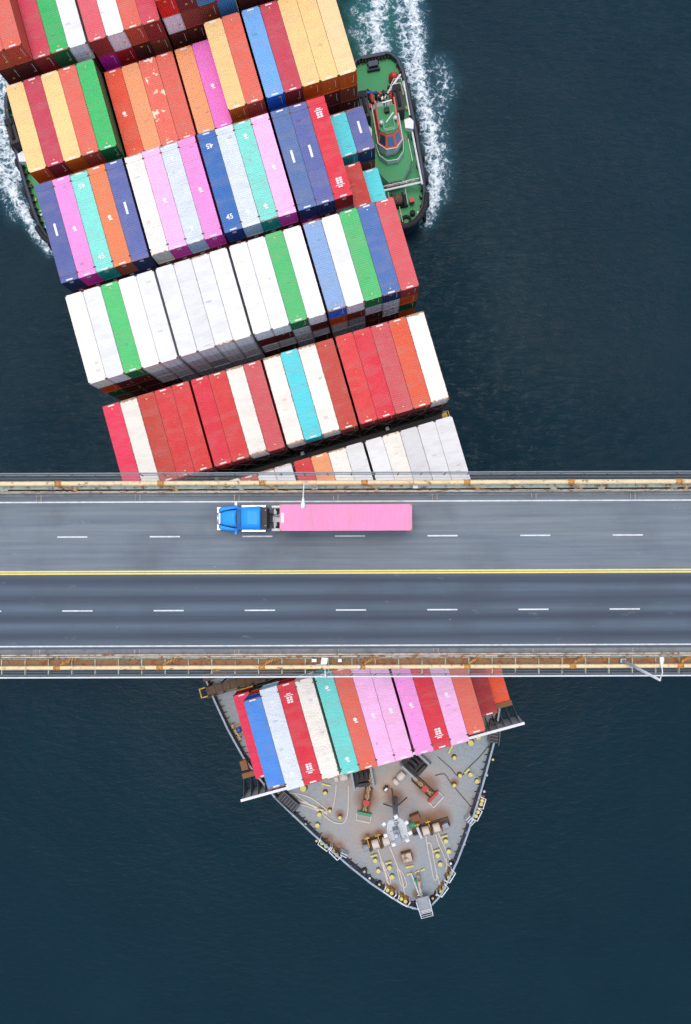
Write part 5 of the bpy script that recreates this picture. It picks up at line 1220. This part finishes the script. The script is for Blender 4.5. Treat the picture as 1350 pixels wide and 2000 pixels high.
# navigation light brackets by the lower cable
b = pb(632, 1290, 0.6); t = thing('navigation_light', 'white box light on a bracket over the lower cable, above the teal container', 'navigation light', BR @ Matrix.Translation((b.x, b.y, 0.0)), 'small white lights on the lower walkway')
m = MB(); m.prism([(-0.28, -0.35), (0.35, -0.3), (0.45, 0.3), (-0.15, 0.35)], 0.1, 1.0); m.build('lamp_box', M_WHITE, t)
m = MB(); m.tube([(0.15, -0.3, 1.0), (0.2, -1.35, 1.6), (0.2, -1.5, 1.2)], 0.05, 6); m.tube([(-0.3, -0.4, 0.5), (-0.75, -0.5, 0.3)], 0.06, 5); m.build('bracket', M_WHITE, t)
m = MB(); m.lathe((0.2, -1.35, 1.2), [(0.1, 0), (0.16, 0.2), (0.08, 0.42)], 8); m.build('beacon', M_WHITE, t)
b = pb(701, 1303, 2.0); t = thing('navigation_light', 'small white teardrop lamp over the lower cable beside its orange band', 'navigation light', BR @ Matrix.Translation((b.x, b.y, 1.9)), 'small white lights on the lower walkway')
m = MB(); m.lathe((0, 0, 0), [(0.08, -0.1), (0.19, 0.0), (0.17, 0.12), (0.04, 0.2)], 10); m.build('lamp_head', M_WHITE, t)
m = MB(); m.tube([(0, 0.05, 0), (0, 0.75, -0.2), (0, 0.8, -2.0)], 0.035, 5); m.build('arm', M_GALV, t)
for (u, v, lb, w) in ((614, 1289, 'white junction box left of the box light on the lower walkway', 0.42), (664, 1289, 'white junction box right of the box light on the lower walkway', 0.3), (811, 951, 'small white junction box beside the upper cable', 0.4)):
    b = pb(u, v, 0.4); m = MB(); m.box((0, 0, 0.2), (w, 0.26, 0.4)); m.box((0, 0, 0.43), (w + 0.05, 0.3, 0.05)); m.box((0, 0, -0.25), (0.1, 0.1, 0.5)); o = m.build('junction_box', M_WHITE); o.matrix_world = BR @ Matrix.Translation((b.x, b.y, 0.25)); tag(o, lb, 'junction box', 'junction boxes on the bridge')

# ------------------------------------------------------------------ the truck
fr = pb(425.5, 1012, 1.2); ye = (pb(650, 985, 4.1).y + pb(650, 1036.5, 4.1).y) / 2; xc0 = pb(546.5, 1010, 4.1).x
yc = ye
truck = thing('semi_truck', 'blue semi truck pulling a chassis trailer along the upper lane of the bridge', 'truck', BR @ Matrix.Translation((fr.x, yc, 0)))
def mat_bluepaint():
    t = NT('blue_truck_paint'); v = t.coords(); n = t.noise(v, 3, 4)
    c = t.mix(t.remap(n, 0.3, 0.7, 0, 0.25), (0.015, 0.28, 0.80), (0.03, 0.34, 0.84)); t.l(c, t.b.inputs['Base Color'])
    t.b.inputs['Roughness'].default_value = 0.5; t.b.inputs['Specular IOR Level'].default_value = 0.3; return t.m
M_TB = mat_bluepaint(); M_CHR = paint('chrome', (0.55, 0.57, 0.6), 0.3, 0.8, 0.2)
def loft(secs, mat, name, parent, smooth=True):
    """secs: list of (x, [(y, z) ...]) cross sections with equal counts"""
    m = MB(); n = len(secs[0][1]); vs = [(x, y, z) for x, ps in secs for y, z in ps]
    fs = [(i * n + k, i * n + (k + 1) % n, (i + 1) * n + (k + 1) % n, (i + 1) * n + k) for i in range(len(secs) - 1) for k in range(n)]
    fs += [tuple(range(n - 1, -1, -1)), tuple(range((len(secs) - 1) * n, len(secs) * n))]
    m.add(vs, fs, smooth); o = m.build(name, mat, parent); return o
def sec(w, z0, z1, r=0.12, k=0.75): return [(-w, z0), (w, z0), (w, z1 - r * 1.6), (w - r, z1 - r * 0.5), (w * k - r, z1), (-w * k + r, z1), (-w + r, z1 - r * 0.5), (-w, z1 - r * 1.6)]
loft([(0.28, sec(0.52, 0.7, 1.55)), (0.7, sec(0.66, 0.7, 1.75)), (1.5, sec(0.78, 0.7, 1.95)), (1.95, sec(0.84, 0.7, 2.02))], M_TB, 'hood', truck)
for s in (-1, 1):
    m = MB(); pr = [(0.12, 0.62, 0.88), (0.35, 0.66, 1.10), (0.8, 0.78, 1.16), (1.5, 0.92, 1.20), (1.98, 0.98, 1.21)]
    loft([(x, [(s * a, 0.75), (s * b_, 0.75), (s * b_, 1.25), (s * (b_ - 0.08), 1.4), (s * a, 1.48)][:: (1 if s > 0 else -1)]) for x, a, b_ in pr], M_TB, 'fender', truck)
    m = MB(); m.tube([(0.14, s * 0.60, 1.05), (0.10, s * 0.85, 1.05), (0.33, s * 1.08, 1.05)], 0.11, 8); m.build('headlight', M_WHITE, truck)
m = MB(); m.tube([(0.04, -0.58, 1.0), (-0.02, 0, 1.0), (0.04, 0.58, 1.0)], 0.14, 8); m.box((0.02, 0, 0.72), (0.24, 2.2, 0.34)); m.build('bumper', M_CHR, truck)
m = MB(); m.span(0.18, 0.27, -0.5, 0.5, 0.75, 1.5); m.build('grille', M_CHR, truck)
# cab with raked windscreen
cab = loft([(1.96, sec(1.02, 0.6, 2.0, 0.1, .9)), (2.05, sec(1.06, 0.6, 2.15, 0.12, .9)), (2.62, sec(1.04, 0.6, 3.15, 0.25, .8)), (2.95, sec(1.06, 0.6, 3.42, 0.3, .8)), (4.25, sec(1.13, 0.6, 3.55, 0.3, .82)), (4.36, sec(1.10, 0.6, 3.50, 0.3, .82))], M_TB, 'cab', truck)
m = MB(); q = [(2.02, -0.92, 2.16), (2.02, 0.92, 2.16), (2.50, 0.86, 2.98), (2.50, -0.86, 2.98)]
q = [Vector(p) + Vector((-0.05, 0, 0.06)) for p in q]; m.add(q + [p + Vector((0.04, 0, -0.03)) for p in q], [(0, 1, 2, 3)[::-1], (4, 5, 6, 7), (0, 4, 5, 1), (1, 5, 6, 2), (2, 6, 7, 3), (3, 7, 4, 0)]); m.build('windscreen', M_GLASSB, truck)
m = MB(); m.tube([(2.0, -0.95, 2.15), (1.90, 0, 2.12), (2.0, 0.95, 2.15)], 0.05, 6); m.build('cowl', M_DARK, truck)
for s in (-1, 1): m = MB(); m.tube([(1.97, s * 0.1, 2.22), (2.15, s * 0.75, 2.5)], 0.02, 4); m.build('wiper', M_BLACK, truck)
m = MB(); m.span(3.2, 4.1, -0.6, 0.6, 3.50, 3.57); m.build('roof_fairing', M_TB, truck)
m = MB(); m.span(4.38, 4.95, -0.98, 0.98, 1.0, 3.1); m.build('cab_back_panel', M_DARK, truck)
for s in (-1, 1):
    m = MB(); m.box((1.95, s * 1.38, 2.2), (0.18, 0.26, 0.5)); m.tube([(2.05, s * 1.05, 2.3), (1.95, s * 1.35, 2.3)], 0.03, 5); m.build('wing_mirror', M_TB if s < 0 else M_CHR, truck)
    m = MB(); m.tube([(2.6, s * 1.12, 0.8), (4.3, s * 1.12, 0.8)], 0.22, 10); m.build('fuel_tank', M_CHR, truck)
    m = MB(); m.tube([(4.85, s * 0.72, 1.0), (4.85, s * 0.72, 3.4)], 0.07, 8); m.build('exhaust_stack', M_CHR, truck)
    m = MB(); m.span(2.3, 4.6, s * 1.1, s * 1.27, 0.95, 1.02); m.build('side_step', M_CHR, truck)
for s in (-1, 1): m = MB(); m.span(0.6, 7.3, s * 0.36, s * 0.46, 0.75, 1.0); m.build('chassis_rail', M_DARK, truck)
m = MB(); m.span(5.3, 6.1, -0.36, 0.36, 1.0, 1.06); m.span(5.38, 5.66, -1.0, 1.0, 0.96, 1.0); m.build('deck_plate', M_LGREY, truck)
m = MB(); m.tube([(4.9, 0.55, 1.6), (5.5, 0.2, 1.45), (6.1, 0.1, 1.5)], 0.03, 5); m.tube([(4.9, 0.3, 1.5), (5.6, 0.35, 1.3), (6.1, 0.2, 1.5)], 0.03, 5); m.build('air_hose', M_BLACK, truck)
M2 = Matrix.Rotation(math.pi / 2, 3, 'X')
def wheel(x, y, w=0.28):
    m = MB(); m.lathe((x, y, 0.52), [(0.30, -w / 2), (0.5, -w / 2), (0.52, -w / 2 + 0.04), (0.52, w / 2 - 0.04), (0.5, w / 2), (0.30, w / 2)], 20, M2); o = m.build('wheel', M_BLACK, truck)
    m = MB(); m.lathe((x, y, 0.52), [(0.28, -w / 2 + 0.02), (0.28, w / 2 - 0.02)], 12, M2); m.build('rim', M_CHR, o)
for s in (-1, 1):
    wheel(1.1, s * 1.02)
    for x in (5.75, 7.05, 16.4, 17.7): wheel(x, s * 0.98, 0.5)
    m = MB(); m.tube([(5.2, s * 1.1, 1.12), (6.1, s * 1.1, 1.12)], 0.15, 8); m.build('mudguard', M_WHITE, truck)
x0 = xc0 - fr.x
m = MB()
for s in (-1, 1): m.span(x0 + 0.1, x0 + 12.1, s * 0.42, s * 0.56, 1.0, 1.19)
for x in np.arange(x0 + 0.2, x0 + 12.1, 1.7): m.span(x, x + 0.15, -1.15, 1.15, 1.04, 1.17)
m.build('trailer_chassis', M_DARK, truck)
m = MB(); m.span(x0 + 12.12, x0 + 12.3, -1.2, 1.2, 0.6, 0.8); m.build('trailer_bumper', M_DARK, truck)
ct = thing('shipping_container', 'pink container riding on the truck trailer on the bridge', 'shipping container', BR @ Matrix.Translation((xc0 + 6.095, yc, 1.2)) @ Matrix.Rotation(math.pi / 2, 4, 'Z'))
pc = srgb(240, 140, 184, .84); pr = dict(rust=0.15, worn=0.3, patch=0.0, halflen=6.095)
put('roof_panel', cm(roof_mesh, 12.19, False, False), M_ROOF, ct, pc, **pr); put('side_walls', cm(shell_mesh, 12.19), M_SIDE, ct, (0.6, 0.16, 0.2), **pr); [put('end_wall', cm(endwall_mesh, 12.19, 'dry', e_), M_SIDE, ct, (0.65, 0.15, 0.12), **pr) for e_ in (-1, 1)]
put('corner_castings', cm(cast_mesh, 12.19, False), M_BAND, ct)
m = MB(); m.span(-0.45, 0.45, 5.72, 5.98, TIER - 0.01, TIER + 0.005); m.build('end_label_strip', M_MARK, ct)
bpy.context.view_layer.update()
print('containers', NCON, 'objects', len(bpy.data.objects))
